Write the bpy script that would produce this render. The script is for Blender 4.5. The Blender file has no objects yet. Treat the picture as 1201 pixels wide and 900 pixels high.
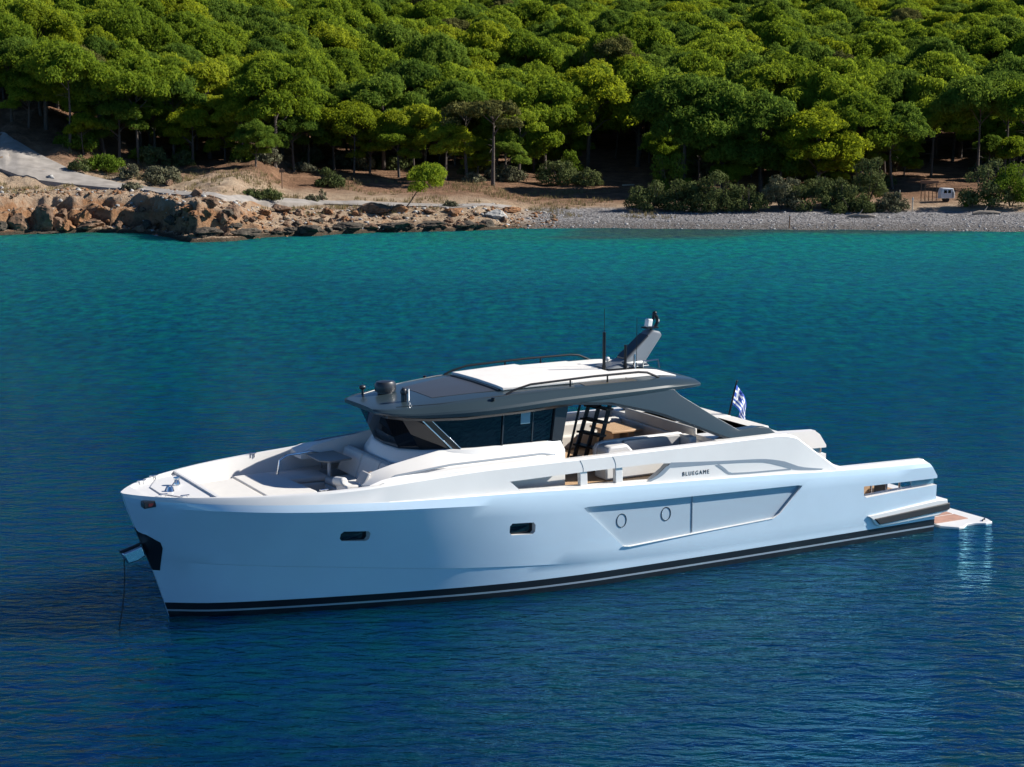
import bpy, bmesh, math, random
import numpy as np
from mathutils import Vector, Matrix

R = math.radians
scene = bpy.context.scene
COL = scene.collection
random.seed(7)

# ------------------------------------------------------------------ camera, light, exposure
CAM_H, PITCH, FPX, PCX, PCY = 11.6, R(9.648), 2000.0, 600.5, 450.0
cam_d = bpy.data.cameras.new("camera")
cam_d.sensor_width = 36.0
cam_d.lens = 59.95
cam_d.clip_end = 3000
cam = bpy.data.objects.new("camera", cam_d)
cam.location = (0, 0, CAM_H)
cam.rotation_euler = (R(90) - PITCH, 0, 0)
COL.objects.link(cam)
scene.camera = cam

BOAT_TH = R(29.074)                       # heading of the yacht's stern in the ground plane
SUN_AZ = BOAT_TH - R(22.0)                # the sun stands off the stern, a little to port
SUN_EL = R(34)
world = bpy.data.worlds.new("World")
scene.world = world
world.use_nodes = True
wn = world.node_tree.nodes
sky = wn.new("ShaderNodeTexSky")
sky.sky_type = 'NISHITA'
sky.sun_disc = False
sky.sun_elevation = SUN_EL
sky.sun_rotation = R(90) - SUN_AZ
sky.air_density = 0.55
sky.dust_density = 0.0
sky.ozone_density = 1.0
wn["Background"].inputs[1].default_value = 0.06
sat = wn.new("ShaderNodeMix"); sat.data_type = 'RGBA'; sat.blend_type = 'MULTIPLY'     # added blue grading that cools the sky's light
sat.inputs["Factor"].default_value = 1.0
sat.inputs["B"].default_value = (0.58, 0.92, 1.22, 1)
world.node_tree.links.new(sky.outputs[0], sat.inputs["A"])
world.node_tree.links.new(sat.outputs["Result"], wn["Background"].inputs[0])

sun_d = bpy.data.lights.new("sun", 'SUN')
sun_d.energy = 5.0
sun_d.angle = R(0.53)
sun_d.color = (1.0, 0.95, 0.87)
sun = bpy.data.objects.new("sun", sun_d)
sdir = Vector((math.cos(SUN_EL) * math.cos(SUN_AZ), math.cos(SUN_EL) * math.sin(SUN_AZ), math.sin(SUN_EL)))
sun.rotation_euler = sdir.to_track_quat('Z', 'Y').to_euler()
sun.location = sdir * 200
COL.objects.link(sun)

vs = scene.view_settings
vs.view_transform = 'Standard'
vs.look = 'None'
vs.exposure = 0.75
vs.gamma = 1.0
vs.use_curve_mapping = False
cy = scene.cycles
cy.max_bounces = 7
cy.diffuse_bounces = 3
cy.glossy_bounces = 4
cy.transmission_bounces = 4
cy.transparent_max_bounces = 6
cy.use_denoising = True
cy.sample_clamp_indirect = 10.0
cy.blur_glossy = 0.3
cy.caustics_reflective = True

# ------------------------------------------------------------------ helpers
def tag(o, label=None, cat=None, group=None, kind=None):
    if label: o["label"] = label
    if cat: o["category"] = cat
    if group: o["group"] = group
    if kind: o["kind"] = kind
    return o

def empty(name, loc=(0, 0, 0), rz=0.0):
    o = bpy.data.objects.new(name, None)
    o.location = loc
    o.rotation_euler = (0, 0, rz)
    o.empty_display_size = 0.3
    COL.objects.link(o)
    return o

def mesh_np(name, verts, faces, mat_idx=None):
    """fast mesh from an (n,3) array and an (m,4) or (m,3) array"""
    me = bpy.data.meshes.new(name)
    verts = np.asarray(verts, dtype=np.float32)
    faces = np.asarray(faces, dtype=np.int32)
    n, k = faces.shape
    me.vertices.add(len(verts))
    me.vertices.foreach_set("co", verts.ravel())
    me.loops.add(n * k)
    me.loops.foreach_set("vertex_index", faces.ravel())
    me.polygons.add(n)
    me.polygons.foreach_set("loop_start", np.arange(0, n * k, k, dtype=np.int32))
    if mat_idx is not None:
        me.polygons.foreach_set("material_index", np.asarray(mat_idx, dtype=np.int32))
    me.update(calc_edges=True)
    me.validate()
    return me

class MB:
    """collects simple shapes and links them as ONE mesh object"""
    def __init__(s):
        s.v = []; s.f = []; s.m = []
    def add(s, vs_, fs_, m=0):
        o = len(s.v)
        s.v += [tuple(p) for p in vs_]
        s.f += [tuple(i + o for i in f) for f in fs_]
        s.m += [m] * len(fs_)
        return s
    def box(s, x0, x1, y0, y1, z0, z1, m=0):
        vs_ = [(x, y, z) for z in (z0, z1) for y in (y0, y1) for x in (x0, x1)]
        return s.add(vs_, [(0, 2, 3, 1), (4, 5, 7, 6), (0, 1, 5, 4), (1, 3, 7, 5), (3, 2, 6, 7), (2, 0, 4, 6)], m)
    def prism(s, poly, axis, lo, hi, m=0):
        n = len(poly)
        if callable(lo):
            L = [lo(p) for p in poly]; H = [hi(p) for p in poly]
        else:
            L = [lo] * n; H = [hi] * n
        def P(p, t):
            return {'z': (p[0], p[1], t), 'y': (p[0], t, p[1]), 'x': (t, p[0], p[1])}[axis]
        vs_ = [P(p, a) for p, a in zip(poly, L)] + [P(p, a) for p, a in zip(poly, H)]
        fs_ = [tuple(range(n))[::-1], tuple(range(n, 2 * n))] + [(i, (i + 1) % n, n + (i + 1) % n, n + i) for i in range(n)]
        return s.add(vs_, fs_, m)
    def tube(s, pts, r, n=8, m=0):
        pts = [Vector(p) for p in pts]
        rs = r if isinstance(r, (list, tuple)) else [r] * len(pts)
        vs_ = []; fs_ = []
        for i, p in enumerate(pts):
            d = (pts[min(i + 1, len(pts) - 1)] - pts[max(i - 1, 0)]).normalized()
            a = d.orthogonal().normalized() if i == 0 else (a - d * a.dot(d)).normalized()
            b_ = d.cross(a)
            for k in range(n):
                t = 2 * math.pi * k / n
                vs_.append(p + (a * math.cos(t) + b_ * math.sin(t)) * rs[i])
        for i in range(len(pts) - 1):
            for k in range(n):
                fs_.append((i * n + k, i * n + (k + 1) % n, (i + 1) * n + (k + 1) % n, (i + 1) * n + k))
        fs_.append(tuple(range(n))[::-1]); fs_.append(tuple((len(pts) - 1) * n + k for k in range(n)))
        return s.add(vs_, fs_, m)
    def loft(s, rings, closed=True, caps=True, m=0):
        n = len(rings[0]); vs_ = [p for r in rings for p in r]; fs_ = []
        for i in range(len(rings) - 1):
            for k in range(n if closed else n - 1):
                fs_.append((i * n + k, i * n + (k + 1) % n, (i + 1) * n + (k + 1) % n, (i + 1) * n + k))
        if caps and closed:
            fs_.append(tuple(range(n))[::-1]); fs_.append(tuple((len(rings) - 1) * n + k for k in range(n)))
        return s.add(vs_, fs_, m)
    def ball(s, c, rx, ry, rz, n=12, m=0):
        rings = []
        for i in range(1, n // 2 * 2):
            t = math.pi * i / (n // 2 * 2)
            rings.append([(c[0] + rx * math.sin(t) * math.cos(2 * math.pi * k / n), c[1] + ry * math.sin(t) * math.sin(2 * math.pi * k / n), c[2] + rz * math.cos(t)) for k in range(n)])
        return s.loft(rings, m=m)
    def build(s, name, mats, parent=None, bevel=0.0, smooth=35, seg=2):
        me = bpy.data.meshes.new(name)
        me.from_pydata(s.v, [], s.f)
        mats = mats if isinstance(mats, (list, tuple)) else [mats]
        for mt in mats: me.materials.append(mt)
        for p, k in zip(me.polygons, s.m): p.material_index = k
        bm = bmesh.new(); bm.from_mesh(me)
        bmesh.ops.recalc_face_normals(bm, faces=bm.faces)
        bm.to_mesh(me); bm.free()
        if smooth:
            me.polygons.foreach_set("use_smooth", [True] * len(me.polygons))
            me.set_sharp_from_angle(angle=R(smooth))
        o = bpy.data.objects.new(name, me)
        COL.objects.link(o)
        if parent: o.parent = parent
        if bevel:
            b_ = o.modifiers.new("bevel", 'BEVEL'); b_.width = bevel; b_.segments = seg; b_.limit_method = 'ANGLE'; b_.angle_limit = R(28)
            b_.harden_normals = False
        return o

def cut(o, mb):
    """boolean difference, applied at once; the cutter is deleted"""
    c = mb.build("cutter", [W_DECK], smooth=0)
    md = o.modifiers.new("cut", 'BOOLEAN'); md.operation = 'DIFFERENCE'; md.solver = 'MANIFOLD'; md.object = c
    dg = bpy.context.evaluated_depsgraph_get(); dg.update()
    me = bpy.data.meshes.new_from_object(o.evaluated_get(dg))
    o.modifiers.remove(md)
    old = o.data; o.data = me; bpy.data.meshes.remove(old)
    cm = c.data; bpy.data.objects.remove(c); bpy.data.meshes.remove(cm)

def curve(xs, ys):
    """monotone cubic through the points"""
    xs = np.array(xs, float); ys = np.array(ys, float)
    h = np.diff(xs); d = np.diff(ys) / h
    m = np.zeros(len(xs)); m[0] = d[0]; m[-1] = d[-1]
    for i in range(1, len(xs) - 1):
        m[i] = 0 if d[i - 1] * d[i] <= 0 else 2 * d[i - 1] * d[i] / (d[i - 1] + d[i])
    def f(x):
        x = min(max(x, xs[0]), xs[-1])
        i = min(max(int(np.searchsorted(xs, x)) - 1, 0), len(h) - 1)
        t = (x - xs[i]) / h[i]
        return float((2*t**3-3*t*t+1)*ys[i] + (t**3-2*t*t+t)*h[i]*m[i] + (-2*t**3+3*t*t)*ys[i+1] + (t**3-t*t)*h[i]*m[i+1])
    return f

# lattice noise in numpy
_perm = np.random.RandomState(3).permutation(512)
_val = np.random.RandomState(4).rand(512)
def vnoise(x, y, seed=0):
    x = np.asarray(x, float); y = np.asarray(y, float)
    xi = np.floor(x).astype(int); yi = np.floor(y).astype(int)
    xf = x - xi; yf = y - yi
    xf = xf * xf * (3 - 2 * xf); yf = yf * yf * (3 - 2 * yf)
    def g(a, b_): return _val[(_perm[(a + seed * 17) & 511] + b_ * 7 + seed) & 511]
    return (g(xi, yi) * (1 - xf) + g(xi + 1, yi) * xf) * (1 - yf) + (g(xi, yi + 1) * (1 - xf) + g(xi + 1, yi + 1) * xf) * yf
def fbm(x, y, o=4, seed=0):
    r = 0; a = 0.5; t = 0
    for k in range(o):
        r = r + a * vnoise(np.asarray(x) * 2**k + 31.7 * k, np.asarray(y) * 2**k - 11.3 * k, seed + k); t += a; a *= 0.5
    return r / t

# ------------------------------------------------------------------ materials
def mat(name, col, rough=0.5, metal=0.0, coat=0.0, spec=0.5, noise=0.0, nscale=4.0, bump=0.0, bscale=30.0, ior=1.5):
    m = bpy.data.materials.new(name); m.use_nodes = True
    nt = m.node_tree; p = nt.nodes["Principled BSDF"]
    p.inputs["Base Color"].default_value = (*col, 1)
    p.inputs["Roughness"].default_value = rough
    p.inputs["Metallic"].default_value = metal
    p.inputs["Coat Weight"].default_value = coat
    p.inputs["Coat Roughness"].default_value = 0.04
    p.inputs["Specular IOR Level"].default_value = spec
    p.inputs["IOR"].default_value = ior
    if noise or bump:
        tc = nt.nodes.new("ShaderNodeTexCoord")
    if noise:
        nz = nt.nodes.new("ShaderNodeTexNoise"); nz.inputs["Scale"].default_value = nscale; nz.inputs["Detail"].default_value = 6
        nt.links.new(tc.outputs["Object"], nz.inputs["Vector"])
        rp = nt.nodes.new("ShaderNodeMapRange")
        rp.inputs[1].default_value = 0.3; rp.inputs[2].default_value = 0.7
        rp.inputs[3].default_value = 1 - noise; rp.inputs[4].default_value = 1 + noise
        nt.links.new(nz.outputs["Fac"], rp.inputs[0])
        hs = nt.nodes.new("ShaderNodeHueSaturation"); hs.inputs["Color"].default_value = (*col, 1)
        nt.links.new(rp.outputs[0], hs.inputs["Value"])
        nt.links.new(hs.outputs[0], p.inputs["Base Color"])
    if bump:
        nb = nt.nodes.new("ShaderNodeTexNoise"); nb.inputs["Scale"].default_value = bscale; nb.inputs["Detail"].default_value = 5
        nt.links.new(tc.outputs["Object"], nb.inputs["Vector"])
        bp = nt.nodes.new("ShaderNodeBump"); bp.inputs["Strength"].default_value = 0.6; bp.inputs["Distance"].default_value = bump
        nt.links.new(nb.outputs["Fac"], bp.inputs["Height"]); nt.links.new(bp.outputs[0], p.inputs["Normal"])
    return m

def gloss(m, ior):
    m.node_tree.nodes["Principled BSDF"].inputs["Coat IOR"].default_value = ior
    return m
W_DECK = mat("white_gelcoat", (0.70, 0.685, 0.66), 0.38, coat=0.15, noise=0.025, nscale=1.3)
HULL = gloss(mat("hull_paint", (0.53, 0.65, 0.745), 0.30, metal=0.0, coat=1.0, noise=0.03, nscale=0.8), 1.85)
BLACK = mat("black_antifouling", (0.008, 0.010, 0.014), 0.35)
SILVER = mat("silver_stripe", (0.55, 0.57, 0.6), 0.3, metal=0.6)
ROOF = mat("slate_roof_paint", (0.028, 0.045, 0.054), 0.33, metal=0.0, coat=0.25)
ROOFDK = mat("dark_roof_trim", (0.018, 0.021, 0.025), 0.4, coat=0.3)
GLASS = mat("tinted_glass", (0.002, 0.004, 0.007), 0.02, spec=0.5, ior=1.52)
PANE = mat("hull_glass", (0.35, 0.43, 0.50), 0.06, coat=0.8)
SKYL = mat("bronze_glass", (0.050, 0.046, 0.038), 0.3)
STEEL = mat("polished_steel", (0.62, 0.64, 0.66), 0.16, metal=1.0)
RAILB = mat("black_rail", (0.012, 0.013, 0.016), 0.35, metal=0.4)
BRONZE = mat("bronze_pillar", (0.085, 0.062, 0.045), 0.35, metal=0.5)
CUSH = mat("white_cushion", (0.62, 0.60, 0.565), 0.8, bump=0.004, bscale=180, noise=0.03)
CUSHG = mat("grey_cushion", (0.43, 0.42, 0.41), 0.85, bump=0.004, bscale=180, noise=0.05)
TAN = mat("tan_leather", (0.36, 0.26, 0.18), 0.6, bump=0.004, bscale=60)
AWN = mat("awning_fabric", (0.70, 0.675, 0.64), 0.9, bump=0.004, bscale=220, noise=0.03, nscale=2.5)
GREYTR = mat("grey_trim", (0.30, 0.335, 0.37), 0.35, metal=0.3)
RUBBER = mat("black_rubber", (0.014, 0.015, 0.017), 0.6)
REDL = mat("red_lens", (0.06, 0.012, 0.012), 0.2)

def teak_mat():
    m = mat("teak", (0.42, 0.26, 0.14), 0.6); nt = m.node_tree; p = nt.nodes["Principled BSDF"]
    tc = nt.nodes.new("ShaderNodeTexCoord"); sx = nt.nodes.new("ShaderNodeSeparateXYZ")
    nt.links.new(tc.outputs["Object"], sx.inputs[0])
    ml = nt.nodes.new("ShaderNodeMath"); ml.operation = 'MULTIPLY'; ml.inputs[1].default_value = 14.0
    nt.links.new(sx.outputs["Y"], ml.inputs[0])
    fr = nt.nodes.new("ShaderNodeMath"); fr.operation = 'FRACT'; nt.links.new(ml.outputs[0], fr.inputs[0])
    gt = nt.nodes.new("ShaderNodeMath"); gt.operation = 'LESS_THAN'; gt.inputs[1].default_value = 0.1; nt.links.new(fr.outputs[0], gt.inputs[0])
    nz = nt.nodes.new("ShaderNodeTexNoise"); nz.inputs["Scale"].default_value = 3; nz.inputs["Detail"].default_value = 8
    mp = nt.nodes.new("ShaderNodeMapping"); mp.inputs["Scale"].default_value = (1, 9, 9)
    nt.links.new(tc.outputs["Object"], mp.inputs[0]); nt.links.new(mp.outputs[0], nz.inputs["Vector"])
    cr = nt.nodes.new("ShaderNodeValToRGB")
    cr.color_ramp.elements[0].color = (0.40, 0.24, 0.125, 1); cr.color_ramp.elements[1].color = (0.62, 0.43, 0.26, 1)
    nt.links.new(nz.outputs["Fac"], cr.inputs[0])
    mx = nt.nodes.new("ShaderNodeMix"); mx.data_type = 'RGBA'
    nt.links.new(gt.outputs[0], mx.inputs["Factor"]); nt.links.new(cr.outputs[0], mx.inputs["A"])
    mx.inputs["B"].default_value = (0.05, 0.035, 0.025, 1)
    nt.links.new(mx.outputs["Result"], p.inputs["Base Color"])
    return m
TEAK = teak_mat()

def foliage_mat(name, cols, trans=0.55):
    """needle foliage: tint by tree and by tuft"""
    m = bpy.data.materials.new(name); m.use_nodes = True; nt = m.node_tree
    for n in list(nt.nodes): nt.nodes.remove(n)
    out = nt.nodes.new("ShaderNodeOutputMaterial")
    geo = nt.nodes.new("ShaderNodeNewGeometry"); oi = nt.nodes.new("ShaderNodeObjectInfo")
    cr = nt.nodes.new("ShaderNodeValToRGB")
    el = cr.color_ramp.elements
    el[0].color = (*cols[0], 1); el[1].color = (*cols[-1], 1)
    for k, c in enumerate(cols[1:-1]):
        e = el.new((k + 1) / (len(cols) - 1)); e.color = (*c, 1)
    ad = nt.nodes.new("ShaderNodeMath"); ad.operation = 'MULTIPLY_ADD'
    nt.links.new(geo.outputs["Random Per Island"], ad.inputs[0]); ad.inputs[1].default_value = 0.5
    ml = nt.nodes.new("ShaderNodeMath"); ml.operation = 'MULTIPLY'; ml.inputs[1].default_value = 0.5
    nt.links.new(oi.outputs["Random"], ml.inputs[0]); nt.links.new(ml.outputs[0], ad.inputs[2])
    nt.links.new(ad.outputs[0], cr.inputs[0])
    df = nt.nodes.new("ShaderNodeBsdfDiffuse"); tr = nt.nodes.new("ShaderNodeBsdfTranslucent")
    nt.links.new(cr.outputs[0], df.inputs[0])
    hs = nt.nodes.new("ShaderNodeHueSaturation"); hs.inputs["Value"].default_value = 1.3; hs.inputs["Hue"].default_value = 0.485; hs.inputs["Saturation"].default_value = 1.05
    nt.links.new(cr.outputs[0], hs.inputs["Color"]); nt.links.new(hs.outputs[0], tr.inputs[0])
    mx = nt.nodes.new("ShaderNodeMixShader"); mx.inputs[0].default_value = trans
    nt.links.new(df.outputs[0], mx.inputs[1]); nt.links.new(tr.outputs[0], mx.inputs[2])
    nt.links.new(mx.outputs[0], out.inputs[0])
    return m
FOL = [foliage_mat("pine_needles_green", [(0.079, 0.132, 0.020), (0.159, 0.232, 0.024), (0.250, 0.323, 0.039)]),
       foliage_mat("pine_needles_yellow_green", [(0.134, 0.181, 0.020), (0.226, 0.281, 0.024), (0.311, 0.354, 0.041)]),
       foliage_mat("pine_needles_deep_green", [(0.055, 0.104, 0.022), (0.104, 0.171, 0.027), (0.165, 0.238, 0.039)]),
       foliage_mat("pine_needles_browning", [(0.080, 0.085, 0.030), (0.120, 0.120, 0.035), (0.150, 0.145, 0.050)], 0.2)]
SCRUB = foliage_mat("scrub_leaves", [(0.055, 0.072, 0.026), (0.090, 0.112, 0.040), (0.135, 0.155, 0.062)], 0.2)
SCRUBG = foliage_mat("grey_scrub_leaves", [(0.085, 0.088, 0.050), (0.13, 0.13, 0.078), (0.175, 0.17, 0.11)], 0.12)
SCRUBL = foliage_mat("light_green_leaves", [(0.070, 0.115, 0.015), (0.11, 0.17, 0.02), (0.15, 0.20, 0.03)], 0.3)
BARK = mat("pine_bark", (0.085, 0.066, 0.053), 0.95, noise=0.35, nscale=6, bump=0.05, bscale=14)
DEADW = mat("dead_wood", (0.25, 0.21, 0.17), 0.9, noise=0.25, nscale=9)

# ------------------------------------------------------------------ terrain
def interp(t, xs, ys): return np.interp(t, xs, ys)
SHX = [-70, -42.8, -39.5, -36, -33.5, -31, -29.5, -27.5, -25.3, -24, -21, -17.5, -11, -4.5, 0, 6, 15, 29, 43.6, 70]
SHY = [139, 141.5, 144, 145.5, 145, 143.5, 141, 138.5, 134.5, 135.5, 138, 141, 144.5, 146.5, 148.5, 149.5, 148.5, 147.3, 145.2, 141]
def ss(a, b_, t):
    u = np.clip((t - a) / (b_ - a), 0, 1); return u * u * (3 - 2 * u)
def ground_h(X, Y):
    X = np.asarray(X, float); Y = np.asarray(Y, float)
    wob = (fbm(X * 0.35, Y * 0.1, 3, 5) - 0.5)
    rocky = 1 - ss(-3.0, 3.0, X)
    y0 = interp(X, SHX, SHY) + wob * (2.0 + 1.2 * rocky)
    t = Y - y0
    cliff = 1 - ss(-25.5, -20.5, X + 1.5 * wob)
    lip = 0.6 + 2.6 * fbm(X * 0.22 + 4, X * 0 + 2.0, 3, 9)
    # steep eroded cliff on the left
    lip2 = lip + 1.5 * (fbm(X * 0.9, X * 0 + 7.0, 4, 14) - 0.5)
    hc = 0.30 * ss(-0.4, 0.3, t) + 0.5 * (fbm(X * 1.1, Y * 1.1, 3, 18) - 0.35) * ss(-0.2, 0.8, t) * (1 - ss(2.5, 4, t)) + (1.55 + 0.9 * (fbm(X * 0.5, Y * 0.5, 3, 8) - 0.5)) * ss(lip2, lip2 + 0.28, t) + 1.05 * ss(lip + 0.5 + 1.2 * fbm(X * 0.7, X * 0 + 3.0, 3, 19), lip + 0.85 + 1.2 * fbm(X * 0.7, X * 0 + 3.0, 3, 19), t) + 0.25 * (fbm(X * 1.3, Y * 1.3, 4, 23) - 0.5) * ss(0, 1, t) * (1 - ss(5, 7, t)) + (0.45 * (fbm(X * 2.6, Y * 2.6 + 5, 3, 41) - 0.5) + 0.22 * np.abs(fbm(X * 1.7, Y * 0.6, 3, 44) - 0.5) * -3.0) * ss(0.2, 1.2, t) * (1 - ss(4.5, 6.5, t)) + 0.03 * np.clip(t - 3, 0, 8)
    hc = hc * (1 - 0.25 * ss(-46, -39, -np.abs(X)) * 0)
    # low broken shelf in the middle
    hm = 0.30 * ss(-0.4, 0.2, t) + 0.55 * ss(1.8, 3.6, t + 2 * wob) + 0.75 * ss(3.8, 7.5, t) + 0.55 * (fbm(X * 0.7, Y * 0.7, 4, 12) - 0.5) * ss(0.3, 1.5, t) * (1 - ss(5, 8, t))
    # pebble beach on the right
    hb = 0.085 * np.clip(t, -60, 13) + 0.02 * (fbm(X * 0.8, Y * 0.8, 3, 2) - 0.5)
    h = cliff * hc + (1 - cliff) * (rocky * hm + (1 - rocky) * hb)
    under = np.minimum(t, 0) * 0.10
    h = np.where(t < 0, under, h)
    # inland slope of the hill
    ti = np.clip(t - 11, 0, None)
    slope = 0.075 + 0.02 * ss(30, 120, ti)
    hill = slope * ti + 6.0 * (fbm(X * 0.012 + 3, Y * 0.012, 3, 21) - 0.5) * ss(20, 90, ti)
    hill = hill + ss(-30, -52, X) * 0.20 * np.clip(ti - 0, 0, 26)
    hill = hill + 0.25 * (fbm(X * 0.3, Y * 0.3, 3, 30) - 0.5) * ss(0, 8, ti)
    return h + hill

def cam_ray(u, v):
    c, s = math.cos(PITCH), math.sin(PITCH)
    d = Vector(((u - PCX), c * FPX - s * (v - PCY) * 1.0, -s * FPX - c * (v - PCY)))
    return d
def on_ground(u, v, lo=100, hi=420):
    """ground point seen at a pixel of the 1201x900 photograph"""
    d = cam_ray(u, v)
    Ys = np.arange(lo, hi, 0.25)
    k = Ys / d.y
    gz = ground_h(d.x * k, Ys); rz = CAM_H + d.z * k
    hit = np.nonzero(rz <= gz)[0]
    i = hit[0] if len(hit) else len(Ys) - 1
    return Vector((d.x * k[i], Ys[i], float(gz[i])))
def zg(x, y): return float(ground_h(np.array([x]), np.array([y]))[0])

def grid_mesh(name, xs, ys):
    X, Y = np.meshgrid(xs, ys)
    Z = ground_h(X, Y)
    v = np.stack([X.ravel(), Y.ravel(), Z.ravel()], 1)
    nx, ny = len(xs), len(ys)
    i = (np.arange(ny - 1)[:, None] * nx + np.arange(nx - 1)[None, :]).ravel()
    return mesh_np(name, v, np.stack([i, i + 1, i + nx + 1, i + nx], 1))

def ground_mat():
    m = bpy.data.materials.new("shore_ground"); m.use_nodes = True; nt = m.node_tree; N = nt.nodes.new; L = nt.links.new
    p = nt.nodes["Principled BSDF"]; p.inputs["Roughness"].default_value = 0.95; p.inputs["Specular IOR Level"].default_value = 0.15
    g = N("ShaderNodeNewGeometry"); sx = N("ShaderNodeSeparateXYZ"); L(g.outputs["Position"], sx.inputs[0])
    sn = N("ShaderNodeSeparateXYZ"); L(g.outputs["True Normal"], sn.inputs[0])
    def noise(sc, det=6, rough=0.6):
        n = N("ShaderNodeTexNoise"); n.inputs["Scale"].default_value = sc; n.inputs["Detail"].default_value = det; n.inputs["Roughness"].default_value = rough
        L(g.outputs["Position"], n.inputs["Vector"]); return n.outputs["Fac"]
    def ramp(f, *st):
        r = N("ShaderNodeValToRGB"); e = r.color_ramp.elements
        e[0].position, e[0].color = st[0][0], (*st[0][1], 1); e[1].position, e[1].color = st[-1][0], (*st[-1][1], 1)
        for q, c in st[1:-1]:
            k = e.new(q); k.color = (*c, 1)
        L(f, r.inputs[0]); return r.outputs[0]
    def mrange(f, a, b_, c=0.0, d=1.0):
        r = N("ShaderNodeMapRange"); r.interpolation_type = 'SMOOTHSTEP'
        for k, x in zip((1, 2, 3, 4), (a, b_, c, d)): r.inputs[k].default_value = x
        L(f, r.inputs[0]); return r.outputs[0]
    def mix(f, a, b_):
        x = N("ShaderNodeMix"); x.data_type = 'RGBA'; L(f, x.inputs["Factor"]); L(a, x.inputs["A"]); L(b_, x.inputs["B"]); return x.outputs["Result"]
    def mul(a, b_):
        x = N("ShaderNodeMath"); x.operation = 'MULTIPLY'; L(a, x.inputs[0]); L(b_, x.inputs[1]); return x.outputs[0]
    zs = N("ShaderNodeMath"); zs.operation = 'MULTIPLY_ADD'; L(sx.outputs["Z"], zs.inputs[0]); zs.inputs[1].default_value = 0.16; L(noise(0.5, 9, 0.72), zs.inputs[2])
    rock = ramp(zs.outputs[0], (0.36, (0.075, 0.046, 0.030)), (0.50, (0.23, 0.125, 0.070)), (0.58, (0.12, 0.078, 0.05)), (0.68, (0.33, 0.20, 0.115)), (0.80, (0.29, 0.15, 0.075)), (0.95, (0.36, 0.26, 0.18)))
    sand = ramp(noise(0.9, 9, 0.7), (0.3, (0.25, 0.17, 0.11)), (0.5, (0.38, 0.28, 0.19)), (0.7, (0.47, 0.37, 0.265)))
    duff = ramp(noise(0.6, 8, 0.7), (0.3, (0.10, 0.058, 0.034)), (0.52, (0.21, 0.118, 0.070)), (0.7, (0.33, 0.205, 0.125)))
    peb = N("ShaderNodeTexVoronoi"); peb.inputs["Scale"].default_value = 5.0; L(g.outputs["Position"], peb.inputs["Vector"])
    pebc = ramp(peb.outputs["Color"], (0.1, (0.10, 0.096, 0.097)), (0.45, (0.20, 0.19, 0.19)), (0.9, (0.37, 0.355, 0.35)))
    # slope: rock on the steep parts, sand on the level
    steep = mrange(sn.outputs["Z"], 0.93, 0.74)
    base = mix(steep, sand, rock)
    # distance inland: forest floor
    inl = N("ShaderNodeMath"); inl.operation = 'MULTIPLY_ADD'; L(noise(0.16, 4), inl.inputs[0]); inl.inputs[1].default_value = 10.0; L(sx.outputs["Y"], inl.inputs[2])
    fl = mrange(inl.outputs[0], 163, 171)
    base = mix(fl, base, duff)
    # pebbles on the right, low ground only
    px = N("ShaderNodeMath"); px.operation = 'MULTIPLY_ADD'; L(noise(0.25, 4), px.inputs[0]); px.inputs[1].default_value = 5.0; L(sx.outputs["X"], px.inputs[2])
    pf = mul(mrange(px.outputs[0], 1.5, 6.0), mrange(sx.outputs["Z"], 1.12, 0.88))
    base = mix(pf, base, pebc)
    # dark wet fringe with algae at the waterline
    wz = N("ShaderNodeMath"); wz.operation = 'MULTIPLY_ADD'; L(noise(1.2, 5), wz.inputs[0]); wz.inputs[1].default_value = 0.55; L(sx.outputs["Z"], wz.inputs[2])
    lf = mrange(sx.outputs["X"], 4.0, -3.0, 0.55, 1.0)
    wf = mul(mrange(wz.outputs[0], 0.72, 0.42), lf)
    wet = N("ShaderNodeRGB"); wet.outputs[0].default_value = (0.075, 0.060, 0.042, 1)
    base = mix(wf, base, wet.outputs[0])
    L(base, p.inputs["Base Color"])
    bp = N("ShaderNodeBump"); bp.inputs["Strength"].default_value = 1.0; bp.inputs["Distance"].default_value = 0.40
    L(noise(2.2, 9, 0.75), bp.inputs["Height"]); L(bp.outputs[0], p.inputs["Normal"])
    return m
GROUND = ground_mat()
xs = np.concatenate([np.linspace(-420, -75, 36)[:-1], np.linspace(-75, -55, 30)[:-1], np.arange(-55, 55, 0.22), np.linspace(55, 75, 30), np.linspace(75, 420, 36)[1:]])
ys = np.concatenate([np.linspace(-60, 125, 15)[:-1], np.arange(125, 133, 0.5), np.arange(133, 153, 0.14), np.arange(153, 166, 0.3), np.arange(166, 200, 0.8), np.linspace(200, 900, 110)])
me = grid_mesh("ground", xs, ys); me.materials.append(GROUND)
me.polygons.foreach_set("use_smooth", [True] * len(me.polygons))
g = bpy.data.objects.new("ground", me); COL.objects.link(g); tag(g, kind="structure")

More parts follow.
